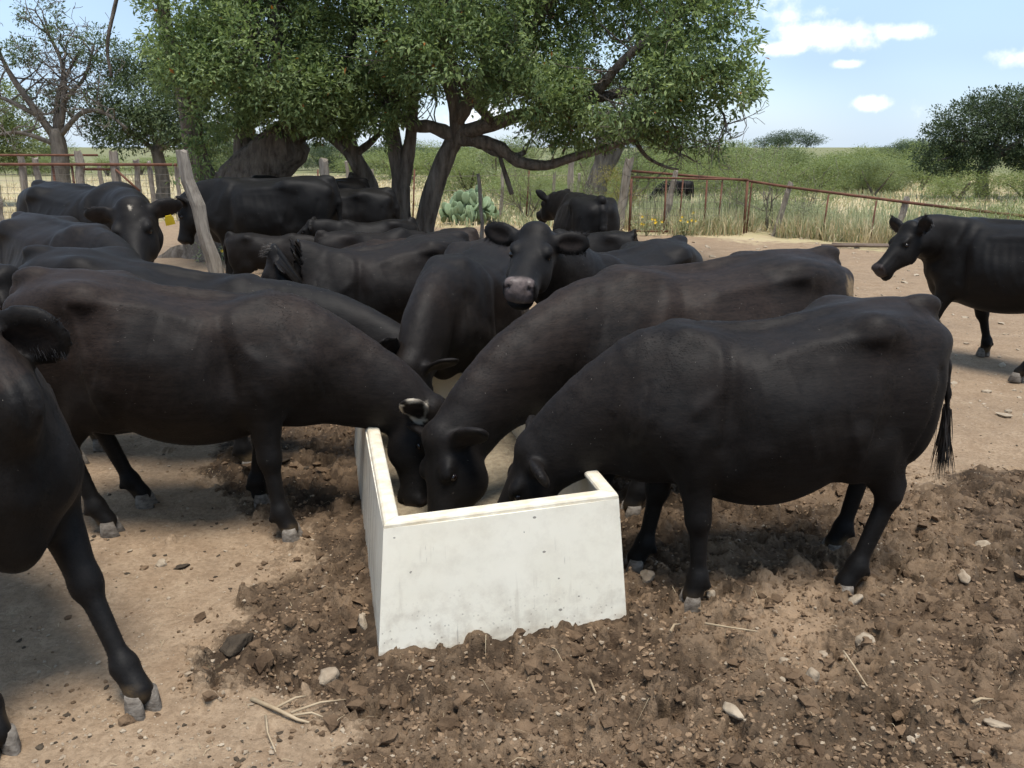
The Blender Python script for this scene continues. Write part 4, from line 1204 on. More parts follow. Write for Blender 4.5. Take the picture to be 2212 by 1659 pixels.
def oak_left():
    rg = np.random.default_rng(21)
    root = empty('oak_tree', (-5.0, 15.2, 0)); O = np.array((-5.0, 15.2, 0))
    tag(root, 'oak with the thick trunk leaning right, behind the leaning post', 'tree')
    tr = MB(); nodes = []
    Q = limb(tr, [(-.05, 0, -.25), (.05, 0, .35), (.38, -.05, 1.0), (.95, -.1, 1.55), (1.45, -.2, 1.95)], .62, .36, 20, .055, 1, 6)
    limb(tr, [(.05, -.25, -.1), (.0, -.48, .05), (-.05, -.9, -.08)], .30, .08, 10, .1, 2)
    limb(tr, [(-.3, -.1, -.1), (-.62, -.2, .02), (-1.0, -.35, -.1)], .28, .08, 10, .1, 3)
    trunk = tr.build('trunk', M_BARK, root)
    lm = MB()
    for i, pth in enumerate([[(.15, 0, .75), (-.15, -.2, 1.5), (-.15, -.5, 2.5), (-.3, -.7, 3.7), (-.2, -.8, 5.0)],
                             [(1.4, -.2, 1.9), (1.5, -.5, 2.6), (1.4, -.8, 3.6), (1.7, -.9, 4.8)],
                             [(.55, -.05, 1.2), (.55, .1, 2.2), (.7, .3, 3.4), (.6, .6, 5.0)],
                             [(1.4, -.2, 1.95), (1.85, -.3, 2.15), (2.3, -.5, 2.6), (2.6, -.7, 3.5)]]):
        Q = limb(lm, pth, (.24, .22, .2, .15, .11)[i], .05, 9, .10, 10 + i); nodes += list(Q[2:])
    # dead hanging stub on the left skyline
    limb(lm, [(-.45, -1.6, 4.3), (-.68, -1.6, 3.7), (-.84, -1.6, 3.2), (-.82, -1.62, 2.8)], .035, .022, 7, .15, 31)
    limb(lm, [(1.45, -.2, 1.98), (1.9, -.25, 2.02), (2.25, -.3, 1.75), (2.45, -.3, 1.42)], .09, .05, 8, .1, 32)
    lobes = [(-4.6, 13.9, 3.75, .78, 1.3, 1.1), (-4.5, 13.6, 2.42, .58, .9, .5), (-4.45, 13.4, 2.95, .65, 1.0, .55), (-3.6, 13.7, 3.1, .95, 1.2, .95), (-2.95, 13.9, 2.6, .55, .9, .55),
             (-4.2, 13.6, 2.45, .5, .9, .5), (-3.6, 14.4, 2.35, .7, .8, .4), (-4.0, 14.8, 4.9, 1.5, 1.9, 1.0), (-2.8, 14.6, 4.6, 1.2, 1.7, 1.0), (-4.2, 15.6, 3.3, 1.2, 1.2, .9)]
    lobes = [(a - O[0], b - O[1], c, d * 1.03, e, f) for a, b, c, d, e, f in lobes]
    P, N = lobe_points(lobes, 76, rg, .45, .30, 1.35, 1.55)
    # hanging spray in front of the trunk
    h = rg.normal(0, 1, (70, 3)) * (.10, .12, .30) + (.28, -1.5, 1.72); P = np.concatenate([P, h]); N = np.concatenate([N, np.tile((0, 0, -1.), (70, 1))])
    leaves_mesh('crown', P, N, M_OAK, root, rg, .080, .42, 10, .10)
    twigs_to(lm, P, nodes, rg, 420)
    lm.build('limbs', M_BARK, root)
oak_left()
def oak_clump():
    rg = np.random.default_rng(22)
    O = np.array((-1.6, 15.0, 0)); root = empty('oak_tree', tuple(O))
    tag(root, 'forked and leaning oak stems carrying the wide right half of the canopy', 'tree')
    nodes = []
    def W(p): return tuple(np.array(p) - O)
    stems = [([(-1.83, 15, -.1), (-1.84, 15, .6), (-1.85, 15, 1.3), (-1.95, 15.05, 2.0), (-2.1, 15.1, 3.0)], .19, .10),
             ([(-1.83, 15, 1.15), (-1.72, 14.95, 1.55), (-1.62, 14.9, 2.1), (-1.5, 14.8, 3.2)], .13, .07),
             ([(-1.50, 14.9, -.1), (-1.45, 14.9, .5), (-1.26, 14.9, 1.2), (-1.02, 14.9, 1.75), (-.88, 14.85, 2.0), (-.92, 14.8, 2.5), (-1.15, 14.7, 3.2)], .21, .10)]
    for i, (p, a, b) in enumerate(stems):
        m = MB(); limb(m, [W(q) for q in p], a, b, 12, .09, 40 + i); m.build('trunk', M_BARK, root)
    lm = MB()
    for i, (p, a, b) in enumerate([([(-.92, 14.85, 1.95), (-1.3, 14.8, 2.1), (-1.65, 14.75, 2.15), (-2.0, 14.6, 2.5)], .12, .07),
                                   ([(-.95, 14.85, 1.95), (-.6, 14.8, 1.90), (-.25, 14.7, 1.82), (.1, 14.6, 1.58), (.55, 14.5, 1.52), (1.0, 14.3, 1.66), (1.5, 14.1, 1.80), (2.3, 13.9, 2.1)], .125, .04),
                                   ([(-.9, 14.85, 2.0), (-.3, 14.6, 2.15), (.4, 14.3, 2.35), (1.2, 14.0, 2.5), (2.1, 13.8, 2.7), (3.0, 13.6, 2.9)], .13, .04),
                                   ([(-.9, 14.8, 2.2), (-.4, 14.7, 2.9), (.3, 14.6, 3.6), (1.0, 14.5, 4.5)], .12, .05),
                                   ([(-.3, 14.6, 2.15), (-.6, 14.2, 2.5), (-.9, 13.7, 3.0), (-1.0, 13.4, 3.6)], .08, .03),
                                   ([(1.2, 14.0, 2.5), (1.6, 13.6, 3.0), (2.2, 13.4, 3.5), (2.8, 13.3, 4.0)], .08, .03),
                                   ([(-.6, 14.8, 1.9), (-.3, 14.75, 1.70), (.05, 14.7, 1.66), (.22, 14.7, 1.72)], .06, .04),
                                   ([(-.2, 14.7, 1.66), (-.1, 14.7, 1.35), (.0, 14.7, 1.05)], .03, .035),
                                   ([(1.9, 14.2, 1.9), (2.1, 14.2, 1.65), (2.4, 14.2, 1.5), (2.6, 14.2, 1.46)], .035, .015),
                                   ([(2.0, 14.2, 2.0), (2.3, 14.1, 1.8), (2.7, 14.1, 1.66)], .03, .012)]):
        Q = limb(lm, [W(q) for q in p], a, b, 9, .12, 60 + i); nodes += list(Q)
    ends = []
    for (p, d) in [((.8, 14.4, 1.7), (.3, -.3, .5)), ((1.5, 14.0, 2.0), (.5, -.2, .1)), ((2.2, 13.9, 2.3), (.7, -.2, -.3)), ((.2, 14.5, 2.2), (.2, -.5, .2)), ((1.2, 13.9, 2.6), (.2, -.6, -.2)),
                   ((-.5, 13.9, 2.9), (.1, -.6, .3)), ((3.0, 13.6, 2.4), (.6, 0, -.4)), ((1.9, 14, 2.2), (.5, 0, -.4)), ((-1.6, 14.4, 2.9), (-.2, -.5, .3)), ((.9, 14.0, 2.1), (.4, -.4, -.1))]:
        branch(lm, W(p), d, .75, .022, 3, rg, ends, .5, .0, (2, 4), .72, 4, 5, .0035)
    lobes = [(-1.8, 13.8, 3.4, 1.0, 1.2, .85), (-.85, 13.2, 3.05, .95, 1.0, .62), (-.75, 13.6, 3.8, 1.1, 1.3, .8), (.5, 13.5, 3.4, 1.15, 1.4, .9), (.35, 13.6, 2.55, .85, 1.0, .42), (1.7, 13.5, 2.75, 1.0, 1.3, .75),
             (2.5, 13.4, 3.2, .80, 1.1, .8), (3.15, 13.3, 2.65, .38, .7, .32), (2.4, 13.8, 2.15, .65, .8, .32), (3.0, 14.0, 1.85, .30, .4, .24), (-2.25, 14.4, 2.1, .42, .5, .36), (-1.95, 14.2, 2.55, .6, .7, .4),
             (.3, 14.6, 4.9, 2.0, 2.0, 1.0), (2.1, 14.2, 4.4, 1.3, 1.8, .9), (-1.6, 14.8, 4.8, 1.4, 1.8, .9), (1.2, 15.4, 3.2, 1.8, 1.2, .9), (-.6, 15.8, 3.3, 1.5, 1.1, .8), (1.1, 14.2, 2.05, .9, .8, .22), (2.8, 13.3, 3.75, .45, .8, .5)]
    lobes = [(a - O[0], b - O[1], c, d * 1.02, e, f) for a, b, c, d, e, f in lobes]
    P, N = lobe_points(lobes, 74, rg, .45, .28, 1.35, 1.45)
    leaves_mesh('crown', P, N, M_OAK, root, rg, .080, .42, 10, .10)
    twigs_to(lm, P, nodes, rg, 520)
    lm.build('limbs', M_BARK, root)
oak_clump()
def oak_small():
    rg = np.random.default_rng(23)
    O = np.array((-2.42, 15.6, 0)); root = empty('oak_tree', tuple(O))
    tag(root, 'short crooked oak trunk with a broken stub, left of the forked stems', 'tree')
    m = MB()
    limb(m, [(.1, 0, -.1), (.05, 0, .6), (-.02, 0, 1.15), (-.25, -.1, 1.65), (-.35, -.2, 2.2), (-.3, -.3, 3.2)], .20, .09, 11, .10, 71)
    limb(m, [(-.02, 0, 1.1), (-.25, -.05, 1.25), (-.38, -.08, 1.30)], .09, .075, 9, .15, 72)
    m.build('trunk', M_BARK, root)
    lm = MB(); Q = limb(lm, [(-.32, -.15, 1.9), (-.8, -.4, 2.05), (-1.2, -.6, 2.3)], .08, .04, 8, .1, 73)
    Q2 = limb(lm, [(-.25, -.1, 1.65), (.2, -.3, 2.0), (.4, -.5, 2.5)], .07, .03, 8, .1, 74)
    P, N = lobe_points([(-.6, -.6, 2.25, .6, .6, .35), (.1, -.5, 2.55, .6, .7, .45), (-.3, 0, 3.3, 1.2, 1.2, .8)], 95, rg, .5, .6, 2.0, 1.6)
    leaves_mesh('crown', P, N, M_OAK, root, rg, .080, .42, 10, .10)
    twigs_to(lm, P, list(Q) + list(Q2), rg, 90)
    lm.build('limbs', M_BARK, root)
oak_small()
def bare_tree():
    rg = np.random.default_rng(24)
    O = np.array((-12.4, 25, 0)); root = empty('oak_tree', tuple(O))
    tag(root, 'half-dead grey oak with bare twisted branches behind the left fence', 'tree')
    m = MB(); limb(m, [(0, 0, -.1), (-.02, 0, .8), (.05, 0, 1.6), (.0, 0, 2.2)], .27, .18, 14, .08, 81)
    m.build('trunk', M_BARKG, root)
    lm = MB(); ends = []
    for i, (p, r) in enumerate([([(-.05, 0, 2.0), (-.5, -.2, 2.9), (-.9, -.3, 3.7), (-1.15, -.3, 4.5)], .11), ([(.1, 0, 2.1), (.45, -.2, 3.0), (.5, -.2, 3.9), (.15, -.2, 4.8)], .11),
                                ([(.1, 0, 2.0), (.9, -.3, 2.6), (1.6, -.5, 2.6), (2.2, -.6, 2.2)], .08), ([(-.05, 0, 1.8), (-.8, -.3, 2.1), (-1.6, -.5, 2.0)], .075),
                                ([(.0, 0, 2.1), (.1, .3, 3.2), (.7, .5, 4.2)], .09), ([(-.3, -.1, 2.5), (-1.2, -.3, 3.0), (-2.0, -.4, 3.1)], .06), ([(.4, -.2, 2.9), (1.1, -.3, 3.5), (1.5, -.4, 4.3)], .065)]):
        Q = limb(lm, p, r, .03, 8, .12, 90 + i)
        for j in range(3, len(Q)):
            branch(lm, Q[j], nrm(rg.normal(0, .8, 3) + np.array((0, -.1, .5))), .85, .026, 3, rg, ends, .6, .15, (2, 3), .68, 4, 5, .006)
    lm.build('limbs', M_BARKG, root)
    P, N = lobe_points([(.0, -.2, 5.1, .55, .5, .4), (.5, -.2, 4.5, .35, .4, .3), (1.5, -.2, 4.2, .7, .6, .5), (-.5, -.3, 4.1, .45, .4, .35), (-.3, .6, 2.9, .8, .6, .5), (2.0, .3, 3.6, .5, .5, .35)], 60, rg, .4, .4, 2.0)
    leaves_mesh('crown', P, N, M_OAK2, root, rg, .085, .45, 8, .12)
bare_tree()
def broad_oak(name, label, pos, lobes, seed, mat, trunkp, size=.085, dens=42, bark=None, group=None, per=8, lim=None, hol=.55, floor=.8, fork=None):
    rg = np.random.default_rng(seed); root = empty(name, pos); tag(root, label, 'tree', group)
    m = MB(); Q = limb(m, trunkp[0], trunkp[1], trunkp[2], 10, .1, seed); m.build('trunk', bark or M_BARKG, root)
    P, N = lobe_points(lobes, dens, rg, .4, hol, 1.3, floor)
    leaves_mesh('crown', P, N, mat, root, rg, size, .5, per, size * 1.5)
    lm = MB(); ends = []
    top = Q[-1]
    for (cx, cy, cz, rx, ry, rz) in lobes[:7]:
        e = np.array((cx, cy, cz)); md = top * .5 + e * .5 + rg.normal(0, .15, 3)
        L_ = limb(lm, [top - (0, 0, .1), md, e], trunkp[2] * .6, .03, 7, .1, seed + 1)
        for j in (4, 6, 8):
            branch(lm, L_[j], nrm(rg.normal(0, 1, 3)), max(rx, rz) * .6, .025, 1, rg, ends, .5, .1, (2, 3), .7, 3, 4, .008)
    lm.build('limbs', bark or M_BARKG, root)
    return root
broad_oak('oak_tree', 'dense dark green oak between the half-dead oak and the canopy', (-9.9, 25.5, 0),
          [(-.2, 0, 3.1, 1.5, 1.3, 1.2), (.9, -.2, 2.5, 1.1, 1.1, .9), (-.9, 0, 2.3, 1.0, 1.0, .7), (.5, 0, 3.7, .7, .7, .5), (1.4, .2, 1.9, .9, .8, .5)], 31, M_OAK2, ([(0, 0, -.1), (.1, 0, .8), (0, 0, 1.7)], .22, .15), .085, 75)
broad_oak('oak_tree', 'grey-green tree cut by the left edge beyond the fence', (-16.4, 28.5, 0),
          [(-.2, 0, 2.6, 1.6, 1.4, 1.2), (.5, 0, 1.8, 1.3, 1.1, .8), (-1.0, 0, 3.2, 1.0, 1.0, .8)], 32, M_MESQ2, ([(0, 0, -.1), (.1, 0, .7), (0, 0, 1.4)], .20, .12), .095, 60)
broad_oak('oak_tree', 'large rounded dark oak in the pasture at the right edge', (17.0, 33, 0),
          [(-.6, 0, 2.5, 1.3, 1.4, .85), (.6, 0, 2.95, 1.4, 1.4, .72), (1.9, 0, 2.75, 1.4, 1.4, .9), (-1.2, 0, 1.9, .9, 1.0, .7), (.8, 0, 1.8, 1.4, 1.2, .7), (2.4, .2, 1.9, 1.1, 1.2, .8), (-1.6, 0, 1.2, .8, .9, .5), (-.6, -.4, 1.15, .8, .7, .4), (1.7, -.5, 1.2, 1.0, .8, .4)], 33, M_FAROAK,
          ([(.2, 0, -.1), (.1, 0, .6), (.3, 0, 1.4)], .24, .18), .095, 55, hol=.38, floor=.5)
# ---- mesquite prototypes, copied along the skyline
def mesquite(seed, mat, hgt=3.2, wid=1.9, dens=22, size=.13, name='mesquite_tree'):
    rg = np.random.default_rng(seed); root = empty(name, (0, 0, 0))
    m = MB(); ends = []
    for k in range(3):
        a = 2 * math.pi * (k + rg.random()) / 3
        limb(m, [(0, 0, -.1), (.15 * math.cos(a), .15 * math.sin(a), .5), (.45 * math.cos(a), .45 * math.sin(a), 1.1), (.8 * math.cos(a) * wid / 2, .8 * math.sin(a) * wid / 2, hgt * .6)], .085, .025, 6, .1, seed + k)
    m.build('trunk', M_BARK, root)
    lobes = []
    for k in range(12):
        a = rg.uniform(0, 6.28); r = wid * .62 * math.sqrt(rg.random()); z = hgt * rg.uniform(.24, .86) - .15 * r
        lobes.append((r * math.cos(a), r * math.sin(a), z, wid * rg.uniform(.28, .45), wid * rg.uniform(.28, .45), hgt * rg.uniform(.12, .2)))
    P, N = lobe_points(lobes, dens, rg, .25, .45, 1.2, .12)
    leaves_mesh('crown', P, N, mat, root, rg, size, .20, 7, size * 1.1, .25)
    return root
PROTO = [mesquite(41, M_MESQ), mesquite(42, M_MESQ, 2.7, 2.2), mesquite(43, M_MESQ2, 3.4, 2.1), mesquite(44, M_MESQ, 2.2, 1.6), mesquite(45, M_FAROAK, 3.6, 2.6, 34, .15, 'oak_tree')]
ORD = 'first second third fourth fifth sixth seventh eighth ninth tenth eleventh twelfth thirteenth fourteenth fifteenth sixteenth seventeenth eighteenth nineteenth twentieth twenty-first twenty-second twenty-third twenty-fourth twenty-fifth twenty-sixth twenty-seventh twenty-eighth twenty-ninth thirtieth'.split()
def mesquites():
    rg = np.random.default_rng(50)
    used = set()
    def put(k, x, y, s, label, group, sz=.52):
        if abs(x) > .60 * y + 1.5: return             # outside the picture
        o = PROTO[k] if k not in used else copy_tree(PROTO[k]); used.add(k)
        o.location = (x, y, float(macro_z(np.array([x]), np.array([y]))[0]) - .03); o.rotation_euler = (0, 0, rg.uniform(0, 6.28)); o.scale = (s, s, s * sz)
        tag(o, label, 'tree', group)
    def row(trees, label, group):
        trees = sorted([t for t in trees if abs(t[0]) <= .60 * t[1] + 1.5], key=lambda t: t[0] / t[1])
        for i, (x, y, s, k) in enumerate(trees): put(k, x, y, s, label + ', %s from the left' % ORD[i], group, rg.uniform(.36, .66))
    # named ones
    put(1, 14.9, 40.5, 1.15, 'light green mesquite with several dark stems, just left of the big right-hand oak', None)
    put(0, 10.6, 42, 1.2, 'tallest light green mesquite standing up from the right-hand tree line', None, .66)
    put(4, 11.5, 78, 1.75, 'dark rounded oak top showing over the light mesquites', None, .62)
    put(3, 15.4, 31.2, .95, 'light green shrub hiding the left foot of the big right-hand oak', None, .55)
    put(1, 17.6, 31.0, .85, 'light green shrub in front of the trunk of the big right-hand oak', None, .5)
    put(2, 13.6, 34.0, .8, 'duller green shrub standing left of the big right-hand oak', None, .6)
    row([(6.2, 36, .95, 0), (7.6, 41, 1.1, 1), (9.0, 38, 1.0, 3), (12.4, 44, 1.15, 0), (17.2, 46, 1.2, 0), (21, 44, 1.1, 3), (11.7, 40, 1.0, 2), (13.2, 42, 1.05, 0), (16.2, 42, 1.1, 1), (18.5, 41, 1.0, 0), (8.2, 34.5, .8, 2), (10.6, 36.5, .75, 3), (12.9, 38, .95, 1), (14.6, 37.5, .85, 0), (15.6, 39.5, 1.0, 2), (11.2, 43.5, 1.1, 1), (7.0, 38.5, .95, 1), (13.9, 43, 1.1, 0)],
        'light green mesquite in the nearer right-hand tree line', 'light green mesquites along the right-hand skyline')
    row([(8.8, 50, 1.35, 1), (13.4, 50, 1.3, 2), (19.5, 52, 1.4, 1), (23, 50, 1.3, 0), (5.0, 45, 1.25, 2), (26, 56, 1.5, 1), (15.5, 60, 1.5, 0), (11, 62, 1.5, 2), (30, 52, 1.4, 0), (9.8, 45, 1.2, 0), (7.2, 46, 1.2, 0), (14.2, 46, 1.2, 1)],
        'mesquite in the farther right-hand tree line', 'mesquites of the farther right-hand skyline')
    row([(-1.6, 34, 1.0, 0), (.2, 31, .9, 1), (1.4, 29, .8, 3), (2.7, 33, 1.0, 0), (.9, 38, 1.2, 1), (-3.4, 42, 1.2, 1), (4.0, 30, .85, 3), (-5.6, 50, 1.3, 0), (-7.4, 56, 1.3, 1), (-.8, 46, 1.3, 2), (3.6, 40, 1.15, 2), (2.0, 25.5, .62, 1), (.6, 25, .6, 0)],
        'mesquite seen under the oak canopy beyond the yard', 'mesquites seen under the oak canopy')
    row([(-48 + i * 2.15 + rg.uniform(-1, 1), rg.uniform(62, 84), rg.uniform(1.0, 1.5), int(rg.integers(0, 5))) for i in range(22)],
        'far tree in the left-hand skyline beyond the straw pasture', 'trees along the far left skyline')
    row([(-30 + i * 3.6 + rg.uniform(-1.5, 1.5), rg.uniform(78, 104), rg.uniform(1.3, 2.0), int(rg.integers(0, 5))) for i in range(28)],
        'distant tree closing the skyline behind the pasture', 'trees closing the far skyline')
mesquites()
# ------------------------------------------------------------------ fences, gate, posts
M_RUST = simple_mat('rusty_pipe', (.085, .036, .024), (.165, .075, .045), 7, .85, .004, 60)
M_WOOD = simple_mat('weathered_wood', (.150, .125, .100), (.330, .290, .240), 5, .95, .012, 22, (6, 6, .8), spec=.1)
M_PIPE = simple_mat('dull_pipe', (.10, .070, .052), (.18, .135, .10), 6, .8)
M_WIRE = simple_mat('old_wire', (.13, .11, .09), (.22, .19, .16), 9, .7)
def part_tube(name, pts, r, mat, parent, n=8, wob=0.0, seed=0):
    m = MB(); m.tube(pts, r, n, wob=wob, seed=seed); return m.build(name, mat, parent)
def wood_post(name, base, top, r0, r1, parent=None, seed=0, n=9):
    """split-cedar post: uneven section, slight crook, chipped head"""
    rg = np.random.default_rng(seed + 7); b, t = np.array(base, float), np.array(top, float)
    P = [b + (t - b) * f + (rg.normal(0, .012, 3) if 0 < f < 1 else 0) for f in np.linspace(0, 1, 7)]
    m = MB(); m.tube(P, list(np.linspace(r0, r1, 7) * (1 + rg.normal(0, .06, 7))), n, wob=.16, seed=seed)
    # broken head
    v = m.v; k = len(v) - n
    for i in range(n): v[k + i] = tuple(np.array(v[k + i]) + (0, 0, rg.uniform(-.5, .6) * r1))
    return m.build(name, M_WOOD, parent, False)
def net(parent, A, B, z0, z1, dx, dz, r=.0045):
    m = MB(); A, B = np.array(A, float), np.array(B, float); L = np.linalg.norm(B - A); n = int(L / dx)
    for i in range(n + 1):
        p = A + (B - A) * i / n; m.tube([(p[0], p[1], z0), (p[0], p[1], z1)], r, 3, cap=False)
    for j in range(int((z1 - z0) / dz) + 1):
        z = z0 + dz * j; pts = []
        for i in range(0, n + 1, 4):
            p = A + (B - A) * i / n; pts.append((p[0], p[1], z - .012 * math.sin(i * .8)))
        if len(pts) > 1: m.tube(pts, r, 3, cap=False)
    o = m.build('wire_net', M_WIRE, parent); o['kind'] = 'stuff'; return o
def fences():
    # right: sagging pipe rail
    f = empty('pipe_fence', (2.5, 19.5, 0)); tag(f, 'sagging rusty pipe rail fence running down the right side of the yard', 'fence')
    def q(p): return (p[0] - 2.5, p[1] - 19.5, p[2])
    rail = [(2.50, 19.45, 1.27), (4.82, 18.95, 1.10), (5.60, 18.35, .985), (7.58, 16.55, .76), (8.60, 15.0, .67), (10.2, 12.9, .58)]
    for i in range(len(rail) - 1): part_tube('rail', [q(rail[i]), q(rail[i+1])], .027, M_RUST, f, 9)
    for i, (b, t, r) in enumerate([((2.30, 19.4, -.1), (2.50, 19.4, 1.52), .085), ((3.22, 19.2, -.1), (3.46, 19.2, 1.27), .06), ((5.38, 18.42, -.1), (5.66, 18.40, 1.06), .055), ((7.15, 16.75, -.1), (7.38, 16.85, .86), .055)]):
        o = wood_post('post', q(b), q(t), r * 1.1, r, f, 20 + i)
    for (x, y, z) in [(4.42, 19.05, 1.12), (6.22, 17.75, .90), (6.92, 17.12, .82), (3.62, 19.2, 1.16), (8.4, 15.2, .68), (5.0, 18.9, 1.07)]:
        part_tube('pipe_post', [q((x - .05, y, -.1)), q((x, y, z - .02))], .017, M_RUST, f, 7)
    g = empty('pipe_gate', (2.46, 18.75, 0)); tag(g, 'rusty pipe gate frame filled with wire mesh', 'gate')
    for (x, r) in ((0.0, .026), (.72, .019), (1.56, .019), (2.40, .026)):
        part_tube('upright', [(x, 0, -.05), (x + .01, 0, 1.135 - .02 * x)], r, M_RUST, g, 8)
    part_tube('top_bar', [(0, 0, 1.16), (2.42, 0, 1.115)], .021, M_RUST, g, 8)
    part_tube('bottom_bar', [(0, -.0, .06), (2.40, -.0, .05)], .017, M_RUST, g, 8)
    net(g, (0.04, .03), (2.38, .03), .1, 1.08, .15, .14, .004)
    # left: straight pipe rail with net wire
    f = empty('pipe_fence', (-10, 22, 0)); tag(f, 'straight rusty pipe rail and net-wire fence across the left background', 'fence')
    part_tube('rail', [(-6, 0, 1.35), (2.3, 0, 1.33)], .034, M_RUST, f, 9)
    part_tube('rail', [(-6, 1.5, 1.53), (-.65, 1.5, 1.53)], .03, M_RUST, f, 9)
    part_tube('rail', [(-.5, .08, 1.22), (.36, .08, 1.22)], .028, M_RUST, f, 8)
    part_tube('brace', [(.42, .0, 1.22), (.95, 0, .70)], .028, M_RUST, f, 8)
    for i, (x, zt, r, yy) in enumerate([(-1.89, 1.5, .075, .1), (-1.54, 1.48, .07, .1), (-.50, 1.62, .105, .12), (.36, 1.63, .115, .12), (.90, 1.46, .075, .1), (1.20, 1.40, .06, .1), (1.86, 1.34, .045, .1), (-2.6, 1.4, .06, .1), (-.15, 1.3, .05, .4)]):
        wood_post('post', (x + .05 * math.sin(i * 3), yy, -.1), (x, yy, zt), r * 1.08, r, f, 40 + i)
    for x in (-1.12, -.66, -3.0): part_tube('pipe_post', [(x, .06, -.1), (x, .06, 1.3)], .03, M_RUST, f, 7)
    net(f, (-6, .03), (2.25, .03), .05, 1.25, .16, .15, .005)
    # stake-and-wire fence behind the oaks
    f = empty('wire_fence', (0, 22.6, 0)); tag(f, 'rickety stake and wire fence crossing behind the oaks', 'fence')
    rg = np.random.default_rng(8)
    for i, x in enumerate([-5.6, -4.9, -4.0, -3.3, -2.5, -1.9, -.3, .35, 1.0, 1.6]):
        if i % 3 == 1: part_tube('pipe_post', [(x, 0, -.1), (x + .08, 0, 1.2)], .022, M_RUST, f, 6)
        else: wood_post('post', (x, 0, -.1), (x + rg.normal(0, .08), 0, rg.uniform(1.0, 1.5)), .05, .038, f, 60 + i, 7)
    for z in (.35, .7, 1.05): part_tube('wire', [(-5.8, .04, z), (-3, .04, z - .03), (0, .04, z), (1.8, .04, z)], .005, M_WIRE, f, 4)
    # single posts
    o = wood_post('leaning_post', (-3.55, 10.85, -.15), (-3.915, 10.85, 1.765), .080, .062, None, 5, 10); tag(o, 'weathered grey wooden post leaning left in front of the very large cow', 'post')
    o = wood_post('wooden_post', (-2.68, 13.25, -.1), (-2.74, 13.25, 1.62), .075, .065, None, 6); tag(o, 'upright grey post standing behind the rump of the very large cow', 'post')
    o = wood_post('wooden_pole', (-.40, 14.0, -.1), (-.52, 14.0, 1.40), .038, .026, None, 7, 7); tag(o, 'slender bare pole beside the prickly pear', 'pole')
    o = wood_post('wooden_post', (1.36, 21.5, -.1), (1.40, 21.5, 1.55), .085, .07, None, 9); tag(o, 'thick grey post behind the cow seen from behind', 'post')
    for i, (y, l) in enumerate(((16.25, 'rusty pipe lying on the ground below the rail, the nearer of two'), (16.42, 'rusty pipe lying on the ground below the rail, the farther of two'))):
        o = part_tube('loose_pipe', [(5.65 + .25 * i, y, .05), (8.6, y - .35, .05)], .028, M_PIPE, None, 8); tag(o, l, 'pipe', 'pipes lying by the fence')
fences()
# ------------------------------------------------------------------ undergrowth, cactus, stones, twigs
M_STRAW = leaf_material('dry_grass', (.46, .375, .215), (.74, .63, .42), trans=.3, rough=.8)
M_WEED = leaf_material('grey_green_weed', (.21, .235, .12), (.43, .44, .26), trans=.4, rough=.7)
M_PEAR = simple_mat('cactus_skin', (.15, .215, .115), (.235, .30, .175), 6, .65, .004, 40)
M_PETAL = simple_mat('yellow_petal', (.70, .45, .02), (.80, .56, .05), 20, .6)
M_STONE = simple_mat('limestone', (.20, .148, .100), (.40, .325, .235), 7, .95, .02, 14, spec=.15)
M_STONE2 = simple_mat('pale_limestone', (.20, .150, .100), (.45, .375, .28), 7, .95, .02, 14, spec=.15)
M_CLOD = simple_mat('mud_clod', (.050, .031, .018), (.190, .125, .075), 5, .95, .02, 30, spec=.15)
M_CRUST = simple_mat('dry_crust', (.150, .099, .059), (.270, .185, .115), 5, .95, .01, 30, spec=.1)
M_DUNG = simple_mat('dung', (.035, .026, .018), (.080, .060, .040), 12, .9, .02, 30, spec=.2)
M_STICK = simple_mat('dead_twig', (.26, .19, .115), (.42, .33, .22), 12, .9, spec=.1)
M_STICK2 = leaf_material('rootlet', (.20, .15, .09), (.42, .34, .22), trans=.1, rough=.9)
def blades(name, label, cat, P, H, mat, rg, width=.006, lean=.35, seedhead=False):
    n = len(P); a = rg.uniform(0, 6.28, n); ln = np.abs(rg.normal(0, lean, n))
    d = np.stack([np.cos(a) * ln, np.sin(a) * ln, np.ones(n)], 1); d /= np.linalg.norm(d, axis=1)[:, None]
    s = np.stack([-np.sin(a + rg.normal(0, .8, n)), np.cos(a), np.zeros(n)], 1); s /= np.linalg.norm(s, axis=1)[:, None]
    W = width * rg.uniform(.6, 1.4, n)
    m = P + d * (H * .55)[:, None]; t = P + d * H[:, None] + np.stack([np.cos(a), np.sin(a), -np.ones(n)], 1) * (H * .16 * ln * 2)[:, None]
    V = np.stack([P - s * W[:, None], P + s * W[:, None], m + s * W[:, None] * .8, t, m - s * W[:, None] * .8], 1).reshape(-1, 3)
    k = np.arange(n) * 5
    F = np.concatenate([np.stack([k, k + 1, k + 2, k + 4], 1)]); T = np.stack([k + 4, k + 2, k + 3, k + 3], 1)
    me = bpy.data.meshes.new(name)
    faces = [tuple(f) for f in F] + [tuple(f[:3]) for f in T]
    o = mesh_obj(name, V, faces, mat, None, False, dict(leaf=np.repeat(np.clip(rg.normal(.5, .25, n), 0, .97), 5)))
    tag(o, label, cat, kind='stuff'); return o
